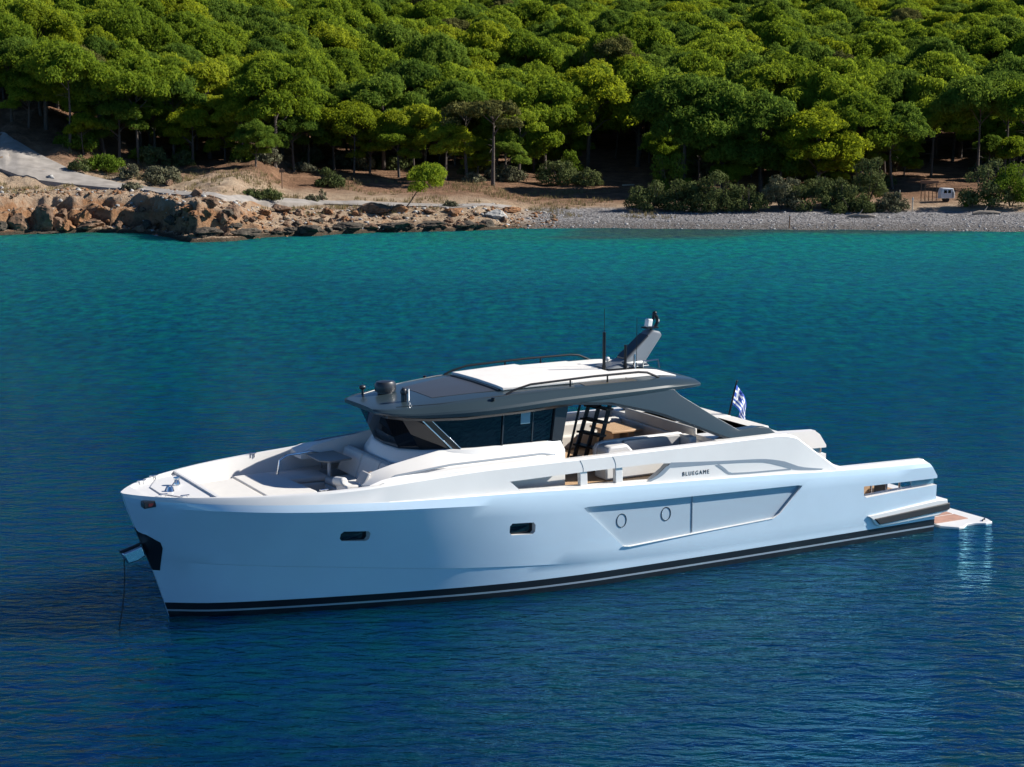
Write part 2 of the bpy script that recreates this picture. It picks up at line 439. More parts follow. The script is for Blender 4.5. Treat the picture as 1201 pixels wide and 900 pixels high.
# ------------------------------------------------------------------ sea
def sea_mat():
    m = bpy.data.materials.new("sea_water"); m.use_nodes = True; nt = m.node_tree; N = nt.nodes.new; L = nt.links.new
    p = nt.nodes["Principled BSDF"]
    g = N("ShaderNodeNewGeometry"); sx = N("ShaderNodeSeparateXYZ"); L(g.outputs["Position"], sx.inputs[0])
    def noise(sc, det=4, rough=0.55, sy=1.0, rot=0.0, dist=0.0):
        mp = N("ShaderNodeMapping"); mp.inputs["Scale"].default_value = (sc, sc * sy, sc); mp.inputs["Rotation"].default_value = (0, 0, rot)
        L(g.outputs["Position"], mp.inputs[0])
        n = N("ShaderNodeTexNoise"); n.inputs["Scale"].default_value = 1.0; n.inputs["Detail"].default_value = det; n.inputs["Roughness"].default_value = rough
        n.inputs["Distortion"].default_value = dist
        L(mp.outputs[0], n.inputs["Vector"]); return n.outputs["Fac"]
    def math_(op, a, b_=None, c=None):
        x = N("ShaderNodeMath"); x.operation = op
        for k, v in enumerate((a, b_, c)):
            if v is None: continue
            if isinstance(v, (int, float)): x.inputs[k].default_value = v
            else: L(v, x.inputs[k])
        return x.outputs[0]
    # depth of the bay: distance from the beach, with sandy and weedy patches of bottom
    d = math_('MULTIPLY_ADD', noise(0.035, 3, 0.5, 1.6), 46.0, sx.outputs["Y"])
    d = math_('MULTIPLY_ADD', sx.outputs["X"], 0.10, d)
    d = math_('SUBTRACT', d, 23.0)
    f = N("ShaderNodeMapRange"); f.inputs[1].default_value = 20; f.inputs[2].default_value = 150; L(d, f.inputs[0])
    r = N("ShaderNodeValToRGB"); e = r.color_ramp.elements
    st = [(0.0, (0.0004, 0.014, 0.044)), (0.22, (0.0005, 0.034, 0.072)), (0.42, (0.0006, 0.058, 0.084)), (0.60, (0.0007, 0.074, 0.092)), (0.76, (0.0008, 0.098, 0.106)), (0.88, (0.001, 0.130, 0.120)), (0.955, (0.004, 0.118, 0.096)), (1.0, (0.025, 0.060, 0.045))]
    e[0].position, e[0].color = st[0][0], (*st[0][1], 1); e[1].position, e[1].color = st[-1][0], (*st[-1][1], 1)
    for q, c in st[1:-1]:
        k = e.new(q); k.color = (*c, 1)
    L(f.outputs[0], r.inputs[0])
    # blue / green flecks riding on the ripples
    n2 = noise(0.9, 6, 0.68, 2.6, 0.10)
    fl = N("ShaderNodeMapRange"); fl.inputs[1].default_value = 0.38; fl.inputs[2].default_value = 0.62; L(n2, fl.inputs[0])
    hs1 = N("ShaderNodeMix"); hs1.data_type = 'RGBA'; hs1.blend_type = 'MULTIPLY'; hs1.inputs["Factor"].default_value = 1.0
    tint = N("ShaderNodeMix"); tint.data_type = 'RGBA'; L(fl.outputs[0], tint.inputs["Factor"])
    tint.inputs["A"].default_value = (0.8, 0.60, 1.12, 1); tint.inputs["B"].default_value = (1.2, 1.28, 0.72, 1)
    L(r.outputs[0], hs1.inputs["A"]); L(tint.outputs["Result"], hs1.inputs["B"])
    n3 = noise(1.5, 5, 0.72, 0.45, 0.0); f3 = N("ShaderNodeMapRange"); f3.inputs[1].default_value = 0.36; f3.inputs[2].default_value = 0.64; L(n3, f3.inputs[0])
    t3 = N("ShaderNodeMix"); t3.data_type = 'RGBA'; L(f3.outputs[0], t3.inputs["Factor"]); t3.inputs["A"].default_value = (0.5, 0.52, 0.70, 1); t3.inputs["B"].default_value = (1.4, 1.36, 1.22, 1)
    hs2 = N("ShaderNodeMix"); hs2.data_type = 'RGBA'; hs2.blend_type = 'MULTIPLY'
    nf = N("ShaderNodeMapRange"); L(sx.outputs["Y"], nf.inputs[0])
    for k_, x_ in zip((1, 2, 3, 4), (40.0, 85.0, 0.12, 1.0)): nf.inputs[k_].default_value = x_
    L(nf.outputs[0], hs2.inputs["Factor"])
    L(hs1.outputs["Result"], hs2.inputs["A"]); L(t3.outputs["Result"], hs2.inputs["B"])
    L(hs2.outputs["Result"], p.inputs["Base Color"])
    p.inputs["Specular IOR Level"].default_value = 0.0
    p.inputs["Roughness"].default_value = 0.3
    p.subsurface_method = 'BURLEY'
    p.inputs["Subsurface Weight"].default_value = 1.0
    p.inputs["Subsurface Radius"].default_value = (1.0, 1.0, 1.0)
    p.inputs["Subsurface Scale"].default_value = 6.0
    # ripples
    h = math_("MULTIPLY", noise(0.45, 2, 0.5, 1.9, 0.25), 0.6)
    h = math_('MULTIPLY_ADD', noise(1.35, 3, 0.5, 2.4, 0.08, 0.5), 1.7, h)
    h = math_('MULTIPLY_ADD', noise(5.5, 3, 0.55, 1.8, -0.15, 0.8), 0.26, h)
    bp = N("ShaderNodeBump"); bp.inputs["Strength"].default_value = 1.0; bp.inputs["Distance"].default_value = 0.08
    L(h, bp.inputs["Height"]); L(bp.outputs[0], p.inputs["Normal"])
    # mirror of sky, hull and shore, softened as through a polarising filter
    gl = N("ShaderNodeBsdfGlossy"); rg = N("ShaderNodeMapRange"); L(sx.outputs["Y"], rg.inputs[0])
    for k_, x_ in zip((1, 2, 3, 4), (38.0, 110.0, 0.03, 0.30)): rg.inputs[k_].default_value = x_
    L(rg.outputs[0], gl.inputs["Roughness"])   # far off, the ripples are too fine to see one by one
    gl.inputs["Color"].default_value = (0.34, 0.78, 0.97, 1); L(bp.outputs[0], gl.inputs["Normal"])
    fr = N("ShaderNodeFresnel"); fr.inputs["IOR"].default_value = 1.55; L(bp.outputs[0], fr.inputs["Normal"])
    fo = N("ShaderNodeMapRange"); L(sx.outputs["Y"], fo.inputs[0])       # steep unresolved ripples mirror less
    for k_, x_ in zip((1, 2, 3, 4), (36.0, 90.0, 1.0, 0.40)): fo.inputs[k_].default_value = x_
    fm = math_("MULTIPLY", fr.outputs[0], fo.outputs[0])
    mx = N("ShaderNodeMixShader"); L(fm, mx.inputs[0]); L(p.outputs[0], mx.inputs[1]); L(gl.outputs[0], mx.inputs[2])
    L(mx.outputs[0], nt.nodes["Material Output"].inputs[0])
    return m
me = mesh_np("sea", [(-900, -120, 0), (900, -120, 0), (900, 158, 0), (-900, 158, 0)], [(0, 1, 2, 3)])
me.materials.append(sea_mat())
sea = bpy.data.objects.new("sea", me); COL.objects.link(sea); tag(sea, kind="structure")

# ------------------------------------------------------------------ concrete path along the shore
CONC = mat("pale_concrete", (0.27, 0.245, 0.22), 0.9, noise=0.25, nscale=0.9, bump=0.02, bscale=8)
near_e = [(-30, 191), (0, 199), (22, 207), (45, 213), (90, 218), (140, 223), (200, 229), (260, 235), (300, 238), (380, 240.5), (450, 243), (530, 245.5), (600, 247)]
far_e = [(-30, 146), (0, 157), (22, 168), (45, 182), (90, 204), (140, 217), (200, 224.5), (260, 231), (300, 234.2), (380, 236.8), (450, 238.8), (530, 241), (600, 242.8)]
A = [on_ground(*p) for p in near_e]; B = [on_ground(*p) for p in far_e]
mb = MB()
def dense(P, k=8):
    out = []
    for i in range(len(P) - 1):
        for j in range(k): out.append(P[i].lerp(P[i + 1], j / k))
    return out + [P[-1]]
A = dense(A); B = dense(B)
rows = []
for a, b_ in zip(A, B):
    w = (b_ - a); 
    if w.length < 2.2: b_ = a + w.normalized() * 2.2
    row = []
    for t in np.linspace(0, 1, 7):
        q = a.lerp(b_, t); row.append(Vector((q.x, q.y, max(q.z, zg(q.x, q.y)) + 0.10)))
    rows.append(row)
rings = []
for row in rows:
    rings.append([Vector((row[0].x, row[0].y, row[0].z - 0.6))] + row + [Vector((row[-1].x, row[-1].y, row[-1].z - 0.6))])
mb.loft(rings, closed=True)
tag(mb.build("path", CONC, smooth=30), kind="structure")

# ------------------------------------------------------------------ trees
rng = np.random.RandomState(11)
def leaf_lobes(lobes, size, per_area, rs, squash=0.75, low=-0.35):
    """tufts of small quads over a set of ellipsoid lobes; the undersides stay thin"""
    V = []; 
    for (c, r) in lobes:
        n = int(per_area * 12.57 * r * r * 0.7)
        d = rs.normal(size=(n, 3)); d /= np.linalg.norm(d, axis=1)[:, None]
        d = d[d[:, 2] > low - 0.3 * rs.rand(len(d))]
        n = len(d)
        rad = r * (0.74 + 0.44 * rs.rand(n) ** 1.3 + 0.18 * (fbm(d[:, 0] * 3 + c[0] * 2, d[:, 1] * 3 + d[:, 2] * 2.3 + c[1], 2, 3) - 0.5))
        P = np.array(c) + d * rad[:, None] * np.array([1, 1, squash])
        nrm = d + 0.45 * rs.normal(size=(n, 3)); nrm /= np.linalg.norm(nrm, axis=1)[:, None]
        t = np.cross(nrm, np.cross(nrm, d + np.array([0, 0, 0.5]) + 0.8 * rs.normal(size=(n, 3)))); t /= np.linalg.norm(t, axis=1)[:, None]
        b_ = np.cross(nrm, t)
        s1 = size * (0.6 + 0.8 * rs.rand(n))[:, None]; s2 = s1 * (0.26 + 0.26 * rs.rand(n))[:, None]
        q = np.stack([P - t * s1 - b_ * s2 * 0.5, P + t * s1 * 0.3 - b_ * s2, P + t * s1 + b_ * s2 * 0.4, P - t * s1 * 0.2 + b_ * s2], 1)
        V.append(q.reshape(-1, 3))
    V = np.concatenate(V); F = np.arange(len(V)).reshape(-1, 4)
    return V, F

def crown_lobes(rs, H, W, style):
    """two orders of puffs: boughs over an uneven dome, small puffs over each bough"""
    if style == 'umbrella': zc, th, n, lo_ = H * 0.65, H * 0.31, 14, 0.42
    elif style == 'round': zc, th, n, lo_ = H * 0.55, H * 0.41, 17, 0.55
    elif style == 'full': zc, th, n, lo_ = H * 0.42, H * 0.54, 23, 0.75
    else: zc, th, n, lo_ = H * 0.70, H * 0.25, 8, 0.6
    L = []
    sx_, sy_ = 1 + 0.25 * rs.randn() * 0.5, 1
    for k in range(n):
        a = k * 2.4 + rs.rand() * 0.9; q = math.sqrt((k + 0.6 * rs.rand()) / n)
        top = math.sqrt(max(0.0, 1 - q * q * 0.9))
        low = rs.rand() < 0.34 and q > 0.5
        z = zc + th * (top * (0.72 + 0.3 * rs.rand()) - (lo_ * rs.rand() * 1.1 if low else 0.10))
        R_ = W * (0.165 + 0.07 * rs.rand()) * (0.9 if style == 'thin' else 1)
        cx0, cy0 = W * 0.40 * q * math.cos(a) * sx_, W * 0.40 * q * math.sin(a) * sy_
        m = 9 if style != 'thin' else 6
        for i in range(m):
            d = rs.normal(size=3); d /= np.linalg.norm(d); d[2] = abs(d[2]) * 0.9 - 0.15
            r = R_ * (0.40 + 0.22 * rs.rand())
            L.append(((cx0 + d[0] * R_ * 0.85, cy0 + d[1] * R_ * 0.85, z - R_ * 0.4 + d[2] * R_ * 0.62), r))
    return L

def tree_meshes(seed, H, W, style, leaf=0.15, dens=62, lean=0.0):
    rs = np.random.RandomState(seed)
    lob = crown_lobes(rs, H, W, style)
    lob = [((c[0] + lean * c[2], c[1], c[2]), r) for c, r in lob]
    V, F = leaf_lobes(lob, leaf, dens, rs, squash=0.9)
    cm = mesh_np("crown", V, F)
    mb = MB(); r0 = 0.017 * H * (0.75 + 0.5 * rs.rand())
    k1 = (rs.rand(2) - 0.5) * 0.5; top = H * (0.72 if style != 'full' else 0.6)
    pts = [(0, 0, -0.4), (0.02, 0, 0.15)]
    for t in (0.25, 0.5, 0.75, 1.0):
        pts.append((lean * top * t + k1[0] * math.sin(t * 3.0), k1[1] * math.sin(t * 2.4), top * t))
    mb.tube(pts, [r0 * 1.5, r0 * 1.15, r0, r0 * 0.8, r0 * 0.55, r0 * 0.25], 7)
    for c, r in lob[::9 if style != 'thin' else 3][:20]:
        tz = min(top * 0.95, max(H * 0.22, c[2] - 0.45 * math.hypot(c[0] - lean * c[2], c[1]) - 0.3)); t = tz / top
        b0 = Vector((lean * tz + k1[0] * math.sin(t * 3), k1[1] * math.sin(t * 2.4), tz)); e = Vector(c)
        mid = b0.lerp(e, 0.5) + Vector((0, 0, 0.12 * (e - b0).length))
        mb.tube([b0, mid, e], [r0 * 0.38, r0 * 0.25, r0 * 0.09], 5)
    if style in ('umbrella', 'thin', 'round'):
        for k in range(5):                               # bare dead twigs below the crown
            a = rs.rand() * 6.28; z = H * (0.22 + 0.3 * rs.rand()); l = W * (0.12 + 0.16 * rs.rand())
            b0 = Vector((lean * z, 0, z)); e = b0 + Vector((l * math.cos(a), l * math.sin(a), l * (0.15 - 0.5 * rs.rand())))
            mb.tube([b0, b0.lerp(e, 0.5) + Vector((0, 0, 0.1)), e], [r0 * 0.2, r0 * 0.13, r0 * 0.05], 4)
    o = mb.build("trunk", BARK)
    tm = o.data; bpy.data.objects.remove(o)
    return cm, tm

VARIANTS = []                                            # (crown mesh, trunk mesh, height, style)
for k, (H, W, st) in enumerate([(9.5, 7.2, 'umbrella'), (10.0, 6.6, 'round'), (9.0, 7.6, 'umbrella'), (8.6, 6.2, 'round'), (10.0, 7.4, 'full'), (8.8, 5.6, 'thin'), (9.6, 7.0, 'round'), (9.2, 6.8, 'umbrella')]):
    cm, tm = tree_meshes(100 + k, H, W, st)
    VARIANTS.append((cm, tm, H, st, W))
CROWN_M = {}
def crown_mesh(v, tint):
    if (v, tint) not in CROWN_M:
        m = VARIANTS[v][0].copy(); m.materials.clear(); m.materials.append(FOL[tint]); CROWN_M[(v, tint)] = m
    return CROWN_M[(v, tint)]

def put_tree(x, y, v, tint, sxy, sz, rz, label, group=None, name="pine_tree", z=None):
    r = empty(name, (x, y, zg(x, y) if z is None else z), rz)
    r.scale = (sxy, sxy, sz)
    tag(r, label, "tree", group)
    t = bpy.data.objects.new("trunk", VARIANTS[v][1]); COL.objects.link(t); t.parent = r
    c = bpy.data.objects.new("crown", crown_mesh(v, tint)); COL.objects.link(c); c.parent = r
    return r

# the row of trees along the shore: trunk pixel, base row, height, crown width, variant, tint, label
FRONT = [
 (14, 143, 8.5, 7.0, 0, 2, "dark umbrella pine at the far left edge above the bare bank"),
 (54, 152, 9.0, 6.5, 1, 0, "green round pine just above the top of the slanting road"),
 (82, 177, 10.5, 7.5, 0, 0, "tall pine standing close behind the bend of the concrete road"),
 (122, 182, 9.5, 6.5, 3, 2, "dark pine behind the green scrub beside the road"),
 (163, 192, 10.5, 8.0, 2, 0, "broad low-crowned pine behind the grey scrub, nearest the road on the left"),
 (204, 193, 9.5, 6.0, 7, 2, "dark flat-topped pine right of the broad one behind the grey scrub"),
 (246, 187, 10.5, 7.0, 1, 1, "tall yellow-green pine with bare trunk left of the brown signpost"),
 (284, 190, 6.4, 5.4, 0, 1, "short umbrella pine with bright flat crown above the path on the left"),
 (322, 196, 10.5, 7.4, 6, 0, "tall round pine standing directly behind the brown signpost"),
 (362, 197, 9.5, 6.6, 3, 0, "pine with leaning pale trunk behind the dark bush by the path"),
 (415, 205, 7.5, 6.2, 2, 1, "low wide umbrella pine between the dark bush and the leaning pine"),
 (450, 200, 10.5, 7.0, 1, 2, "tall dark pine behind the shaded clearing left of the leaning pine"),
 (486, 206, 7.6, 5.6, 7, 1, "bright flat-topped pine just behind the leaning pine's crown"),
 (548, 212, 8.6, 5.2, 5, 3, "thin brownish pine with many bare limbs right of the leaning pine"),
 (578, 218, 9.2, 6.0, 5, 3, "open browning pine with a bent trunk in the middle of the shore row"),
 (608, 214, 8.2, 5.0, 5, 0, "thin sparse pine between the browning pine and the bare slope"),
 (640, 206, 11.0, 8.0, 4, 0, "large full pine beside the bare brown slope"),
 (688, 202, 11.5, 8.5, 6, 1, "big bright round pine overhanging the bare brown slope"),
 (722, 186, 8.0, 5.0, 3, 0, "small round pine at the head of the bare brown slope"),
 (748, 196, 12.0, 7.5, 1, 0, "tall pine with grey dead branches over the bare slope"),
 (800, 222, 11.5, 8.0, 6, 2, "dark tall pine rising behind the left end of the beach hedge"),
 (846, 224, 11.5, 8.6, 4, 2, "dark full pine behind the middle of the beach hedge"),
 (892, 225, 10.5, 8.6, 4, 2, "very dark dense pine left of the bright low one behind the hedge"),
 (958, 229, 9.0, 8.4, 4, 1, "bright low-branched full pine behind the beach hedge"),
 (1008, 224, 9.8, 7.5, 6, 0, "green pine right of the bright low-branched one"),
 (1046, 222, 9.0, 6.8, 3, 2, "dark pine at the left side of the sandy clearing"),
 (1092, 208, 8.2, 7.6, 2, 0, "wide umbrella pine shading the white trailer in the clearing"),
 (1146, 214, 11.0, 8.0, 0, 2, "dark umbrella pine with a thick trunk right of the clearing"),
 (1176, 210, 11.5, 8.0, 7, 2, "dark tall pine with thick trunk near the right edge"),
 (1200, 216, 10.5, 7.5, 0, 0, "pine with a dark trunk at the right edge of the shore"),
]
taken = []
for (u, v, H, W, va, ti, lab) in FRONT:
    P = on_ground(u, v)
    sz = H / VARIANTS[va][2]; sxy = W / VARIANTS[va][4]
    put_tree(P.x, P.y, va, ti, sxy, sz, random.random() * 6.28, lab)
    taken.append((P.x, P.y))

# the small leaning pine beside the path
P = on_ground(476, 246)
cm, tm = tree_meshes(900, 4.3, 4.0, 'round', leaf=0.10, dens=60, lean=0.62)
cm.materials.append(FOL[0])
r = empty("leaning_pine_tree", (P.x, P.y, P.z)); tag(r, "small round pine leaning to the right on the edge of the concrete path", "tree")
for nm, m_ in (("trunk", tm), ("crown", cm)):
    o = bpy.data.objects.new(nm, m_); COL.objects.link(o); o.parent = r

ry = np.random.RandomState(15)
for k, u in enumerate([34, 98, 140, 182, 226, 264, 300, 345, 392, 434, 468, 522, 560, 594, 626, 664, 776, 820, 866, 914, 984, 1026, 1060, 1160, 1188]):
    v = float(np.interp(u, [0, 60, 100, 200, 300, 400, 500, 600, 640, 700, 790, 900, 1000, 1060, 1140, 1201], [146, 163, 184, 192, 198, 204, 209, 213, 204, 196, 220, 226, 226, 214, 206, 212])) - ry.uniform(-2, 7)
    P = on_ground(u, v); va = int(ry.choice([1, 3, 4, 6])); H = ry.uniform(4.2, 6.6)
    put_tree(P.x, P.y, va, int(ry.choice([0, 1, 2, 2])), H / VARIANTS[va][2] * 1.1, H / VARIANTS[va][2], ry.rand() * 6.28, "young low-crowned pine filling a gap between the tall trunks of the shore row", "young pines of the shore row", "young_pine_tree")
    taken.append((P.x, P.y))

# forest on the hill
edge_u = [(-60, 128), (0, 140), (60, 160), (100, 180), (200, 188), (300, 196), (400, 200), (500, 205), (600, 208), (640, 196), (690, 184), (735, 178), (790, 214), (900, 220), (1000, 220), (1050, 212), (1080, 200), (1135, 202), (1200, 206), (1270, 210)]
EP = [on_ground(*p) for p in edge_u]
EX = [p.x for p in EP]; EY = [p.y for p in EP]
spots = []
y = 150.0
rr = np.random.RandomState(5)
while y < 450:
    sp = 3.8 if y < 190 else 4.7 if y < 260 else 5.4
    x = -(0.315 * y + 12)
    while x < 0.315 * y + 12:
        px, py = x + (rr.rand() - 0.5) * sp * 0.85, y + (rr.rand() - 0.5) * sp * 0.85
        x += sp
        if py < np.interp(px, EX, EY) + 3.2: continue
        if any((px - a) ** 2 + (py - b_) ** 2 < 9 for a, b_ in taken if abs(py - b_) < 4): continue
        spots.append((px, py))
    y += sp * 0.92
spots.sort(key=lambda p: p[1])
view = [p for p in spots if abs(p[0]) < 0.30 * p[1] + 1.5]
N_IND = 300 - len(FRONT) - 26
ind = set(view[:N_IND])
zone_lab = {}
def forest_label(x, y, tint, st):
    u = PCX + FPX * x / y
    where = ("above the concrete road" if u < 240 else "behind the brown signpost and dark bush" if u < 470 else "uphill of the leaning pine" if u < 630
             else "uphill of the bare brown slope" if u < 790 else "uphill of the beach hedge" if u < 1040 else "uphill of the clearing with the trailer")
    depth = "near the shore" if y < 184 else "deep in the wood"
    tone = ("green", "bright yellow-green", "dark green", "brownish")[tint]
    shape = {"umbrella": "flat-topped", "round": "rounded", "full": "dense full", "thin": "sparse"}[st]
    return f"{tone} {shape} pine {depth}, {where}"
rs = np.random.RandomState(77)
PTS = []; PROT = []; PSCL = []; PIDX = []
for (x, y) in spots:
    va = int(rs.choice([0, 1, 2, 3, 6, 7, 4, 5], p=[.09, .22, .08, .22, .20, .08, .08, .03]))
    ti = int(rs.choice([0, 1, 2, 3], p=[.48, .20, .29, .03]))
    s = (0.80 if y > 190 else 0.68) + 0.34 * rs.rand(); sz = s * (0.80 + 0.42 * rs.rand()); rz = rs.rand() * 6.28
    if (x, y) in ind:
        put_tree(x, y, va, ti, s, sz, rz, forest_label(x, y, ti, VARIANTS[va][3]), "pines of the hillside wood")
    else:
        PTS.append((x, y, zg(x, y) - 0.1)); PROT.append((0, 0, rz)); PSCL.append((s, s, sz)); PIDX.append(va * 4 + ti)
me = bpy.data.meshes.new("far_forest"); me.from_pydata(PTS, [], [])
at_ = me.attributes.new("tree_turn", 'FLOAT_VECTOR', 'POINT'); at_.data.foreach_set("vector", np.array(PROT, dtype=np.float32).ravel())
at_ = me.attributes.new("tree_size", 'FLOAT_VECTOR', 'POINT'); at_.data.foreach_set("vector", np.array(PSCL, dtype=np.float32).ravel())
at_ = me.attributes.new("tree_kind", 'INT', 'POINT'); at_.data.foreach_set("value", np.array(PIDX, dtype=np.int32))
ff = bpy.data.objects.new("far_forest", me); COL.objects.link(ff)
src = {}
for o_ in bpy.data.objects:
    if o_.type == 'MESH' and o_.parent: src.setdefault(o_.data.name, o_)
ng = bpy.data.node_groups.new("far_forest", 'GeometryNodeTree')
ng.interface.new_socket("Geometry", in_out='INPUT', socket_type='NodeSocketGeometry'); ng.interface.new_socket("Geometry", in_out='OUTPUT', socket_type='NodeSocketGeometry')
GN, GL = ng.nodes.new, ng.links.new
gi, go = GN("NodeGroupInput"), GN("NodeGroupOutput")
used = sorted(set(PIDX))
def attr(nm, ty):
    a_ = GN("GeometryNodeInputNamedAttribute"); a_.data_type = ty; a_.inputs["Name"].default_value = nm; return a_.outputs["Attribute"]
def pick(objs):
    jn = GN("GeometryNodeJoinGeometry")
    for ob in reversed(objs):                              # the join keeps the last linked first
        oi_ = GN("GeometryNodeObjectInfo"); oi_.transform_space = 'ORIGINAL'; oi_.inputs["Object"].default_value = ob; oi_.inputs["As Instance"].default_value = True
        GL(oi_.outputs["Geometry"], jn.inputs[0])
    ip = GN("GeometryNodeInstanceOnPoints"); GL(gi.outputs[0], ip.inputs["Points"]); GL(jn.outputs[0], ip.inputs["Instance"])
    ip.inputs["Pick Instance"].default_value = True
    GL(attr("tree_index", 'INT'), ip.inputs["Instance Index"])
    er = GN("FunctionNodeEulerToRotation"); GL(attr("tree_turn", 'FLOAT_VECTOR'), er.inputs[0]); GL(er.outputs[0], ip.inputs["Rotation"])
    GL(attr("tree_size", 'FLOAT_VECTOR'), ip.inputs["Scale"]); return ip.outputs[0]
crowns = []
for k_ in used:
    m_ = crown_mesh(k_ // 4, k_ % 4); ob = src.get(m_.name)
    crowns.append(ob)
fall = next(c_ for c_ in crowns if c_)
idx_map = {k_: n_ for n_, k_ in enumerate(used)}
at_ = me.attributes.new("tree_index", 'INT', 'POINT'); at_.data.foreach_set("value", np.array([idx_map[k_] for k_ in PIDX], dtype=np.int32))
out_ = GN("GeometryNodeJoinGeometry")
GL(pick([c_ or fall for c_ in crowns]), out_.inputs[0])
GL(pick([src[VARIANTS[k_ // 4][1].name] if VARIANTS[k_ // 4][1].name in src else fall for k_ in used]), out_.inputs[0])
GL(out_.outputs[0], go.inputs[0])
gm = ff.modifiers.new("forest", 'NODES'); gm.node_group = ng
tag(ff, "far pine wood covering the upper hillside up to the top of the photo", "forest", kind="stuff")
print("trees", len(spots), "in view", len(view), "far", len(PTS))

# ------------------------------------------------------------------ shrubs
def shrub_mesh(seed, W, H, D, m, leaf=0.12, dens=64, n=26):
    rs_ = np.random.RandomState(seed); L = []
    for k in range(n):
        a = rs_.rand() * 6.28; q = math.sqrt(rs_.rand())
        rr_ = min(W, H * 2) * (0.10 + 0.10 * rs_.rand())
        x_, y_ = 0.52 * W * q * math.cos(a), 0.46 * D * q * math.sin(a)
        z_ = max(0.1, (H - rr_) * (0.25 + 0.75 * rs_.rand()) * math.sqrt(max(0.05, 1 - q * q)))
        L.append(((x_, y_, z_), rr_))
    V, F = leaf_lobes(L, leaf, dens, rs_, squash=0.85, low=-0.6)
    me_ = mesh_np("leaves", V, F); me_.materials.append(m); return me_
def shrub(u, v, wpx, hpx, m, lab, seed, group=None, name="shrub", D=None):
    P = on_ground(u, v); k = FPX / P.y; W, H = wpx / k, hpx / k * 1.5
    r = empty(name, (P.x, P.y + 0.3 * W, zg(P.x, P.y + 0.3 * W))); tag(r, lab, "shrub", group)
    o = bpy.data.objects.new("leaves", shrub_mesh(seed, W, H, D or W * 0.8, m)); COL.objects.link(o); o.parent = r
    mb = MB(); rs_ = np.random.RandomState(seed)
    for i in range(6):
        a = rs_.rand() * 6.28; mb.tube([(0, 0, -0.2), (0.2 * W * math.cos(a), 0.2 * W * math.sin(a), 0.35 * H), (0.34 * W * math.cos(a), 0.34 * W * math.sin(a), 0.7 * H)], [0.05, 0.035, 0.012], 5)
    mb.build("stem", BARK, r)
SHR = [
 (118, 204, 46, 17, SCRUBL, "low bright green shrub at the inner bend of the concrete road"),
 (93, 204, 24, 13, SCRUB, "dark little shrub at the left of the bright green one by the road"),
 (152, 211, 26, 13, SCRUBG, "small grey dry shrub right of the bright green one by the road"),
 (184, 218, 42, 19, SCRUBG, "wide grey dry scrub beside the concrete path on the left"),
 (153, 224, 22, 8, SCRUBG, "flat grey tuft on the seaward edge of the path"),
 (306, 238, 44, 15, SCRUB, "low green cushion shrub between the path and the rocks"),
 (384, 221, 34, 17, SCRUB, "dark spiky shrub standing alone on the shaded clearing"),
 (366, 238, 16, 8, SCRUBG, "small grey tuft on the edge of the path left of the leaning pine"),
 (377, 237, 11, 10, SCRUBG, "tiny straw-coloured tuft beside the path left of the leaning pine"),
 (528, 244, 16, 6, SCRUBG, "tiny tuft on the path edge right of the leaning pine"),
 (655, 218, 44, 22, SCRUB, "dark shrub under the large full pine by the bare slope"),
 (668, 210, 28, 24, SCRUBL, "yellow-green topped shrub at the left of the bare slope"),
 (690, 220, 34, 16, SCRUB, "grey-green shrub at the lower edge of the bare slope"),
 (787, 230, 46, 40, SCRUBL, "tall light green shrub at the left end of the beach hedge"),
 (765, 249, 52, 28, SCRUB, "leftmost rounded bush of the beach hedge"),
 (803, 250, 50, 28, SCRUB, "second bush from the left in the beach hedge"),
 (842, 250, 54, 34, SCRUB, "tallest rounded bush in the left half of the beach hedge"),
 (880, 250, 40, 26, SCRUB, "bush with reddish twigs right of the tallest one in the beach hedge"),
 (918, 249, 44, 34, SCRUBG, "greyish bush in the middle of the beach hedge"),
 (952, 248, 52, 36, SCRUB, "dark bush below the bright low-branched pine in the beach hedge"),
 (990, 247, 44, 26, SCRUB, "low dark bush right of the bright low-branched pine"),
 (1020, 243, 48, 42, SCRUB, "tall dark green bush near the right end of the beach hedge"),
 (1003, 251, 46, 16, SCRUB, "low spreading bush over the grey driftwood on the pebbles"),
 (1046, 250, 36, 18, SCRUBG, "rightmost small bush of the beach hedge beside the thin post"),
 (1140, 245, 14, 13, SCRUBL, "small light green bush right of the white trailer"),
 (1164, 246, 54, 42, SCRUB, "big dark bush right of the sandy clearing"),
 (1190, 246, 54, 46, SCRUBL, "light green bush at the right edge of the beach"),
]
for k, s_ in enumerate(SHR): shrub(*s_, seed=300 + k)

ru = np.random.RandomState(9)
for k in range(46):
    u = ru.uniform(0, 1201); v0 = float(np.interp(u, [p[0] for p in edge_u], [p[1] for p in edge_u])) - ru.uniform(-9, 9)
    if 655 < u < 735 or 1062 < u < 1128 or (u < 60): continue
    shrub(u, v0, ru.uniform(22, 44), ru.uniform(8, 17), [SCRUB, SCRUBG, SCRUBL][int(ru.choice([0, 0, 1, 1, 2]))], "low wild shrub growing in the shade under the shore row of pines", 500 + k, "undergrowth beneath the pines", "undergrowth_shrub")

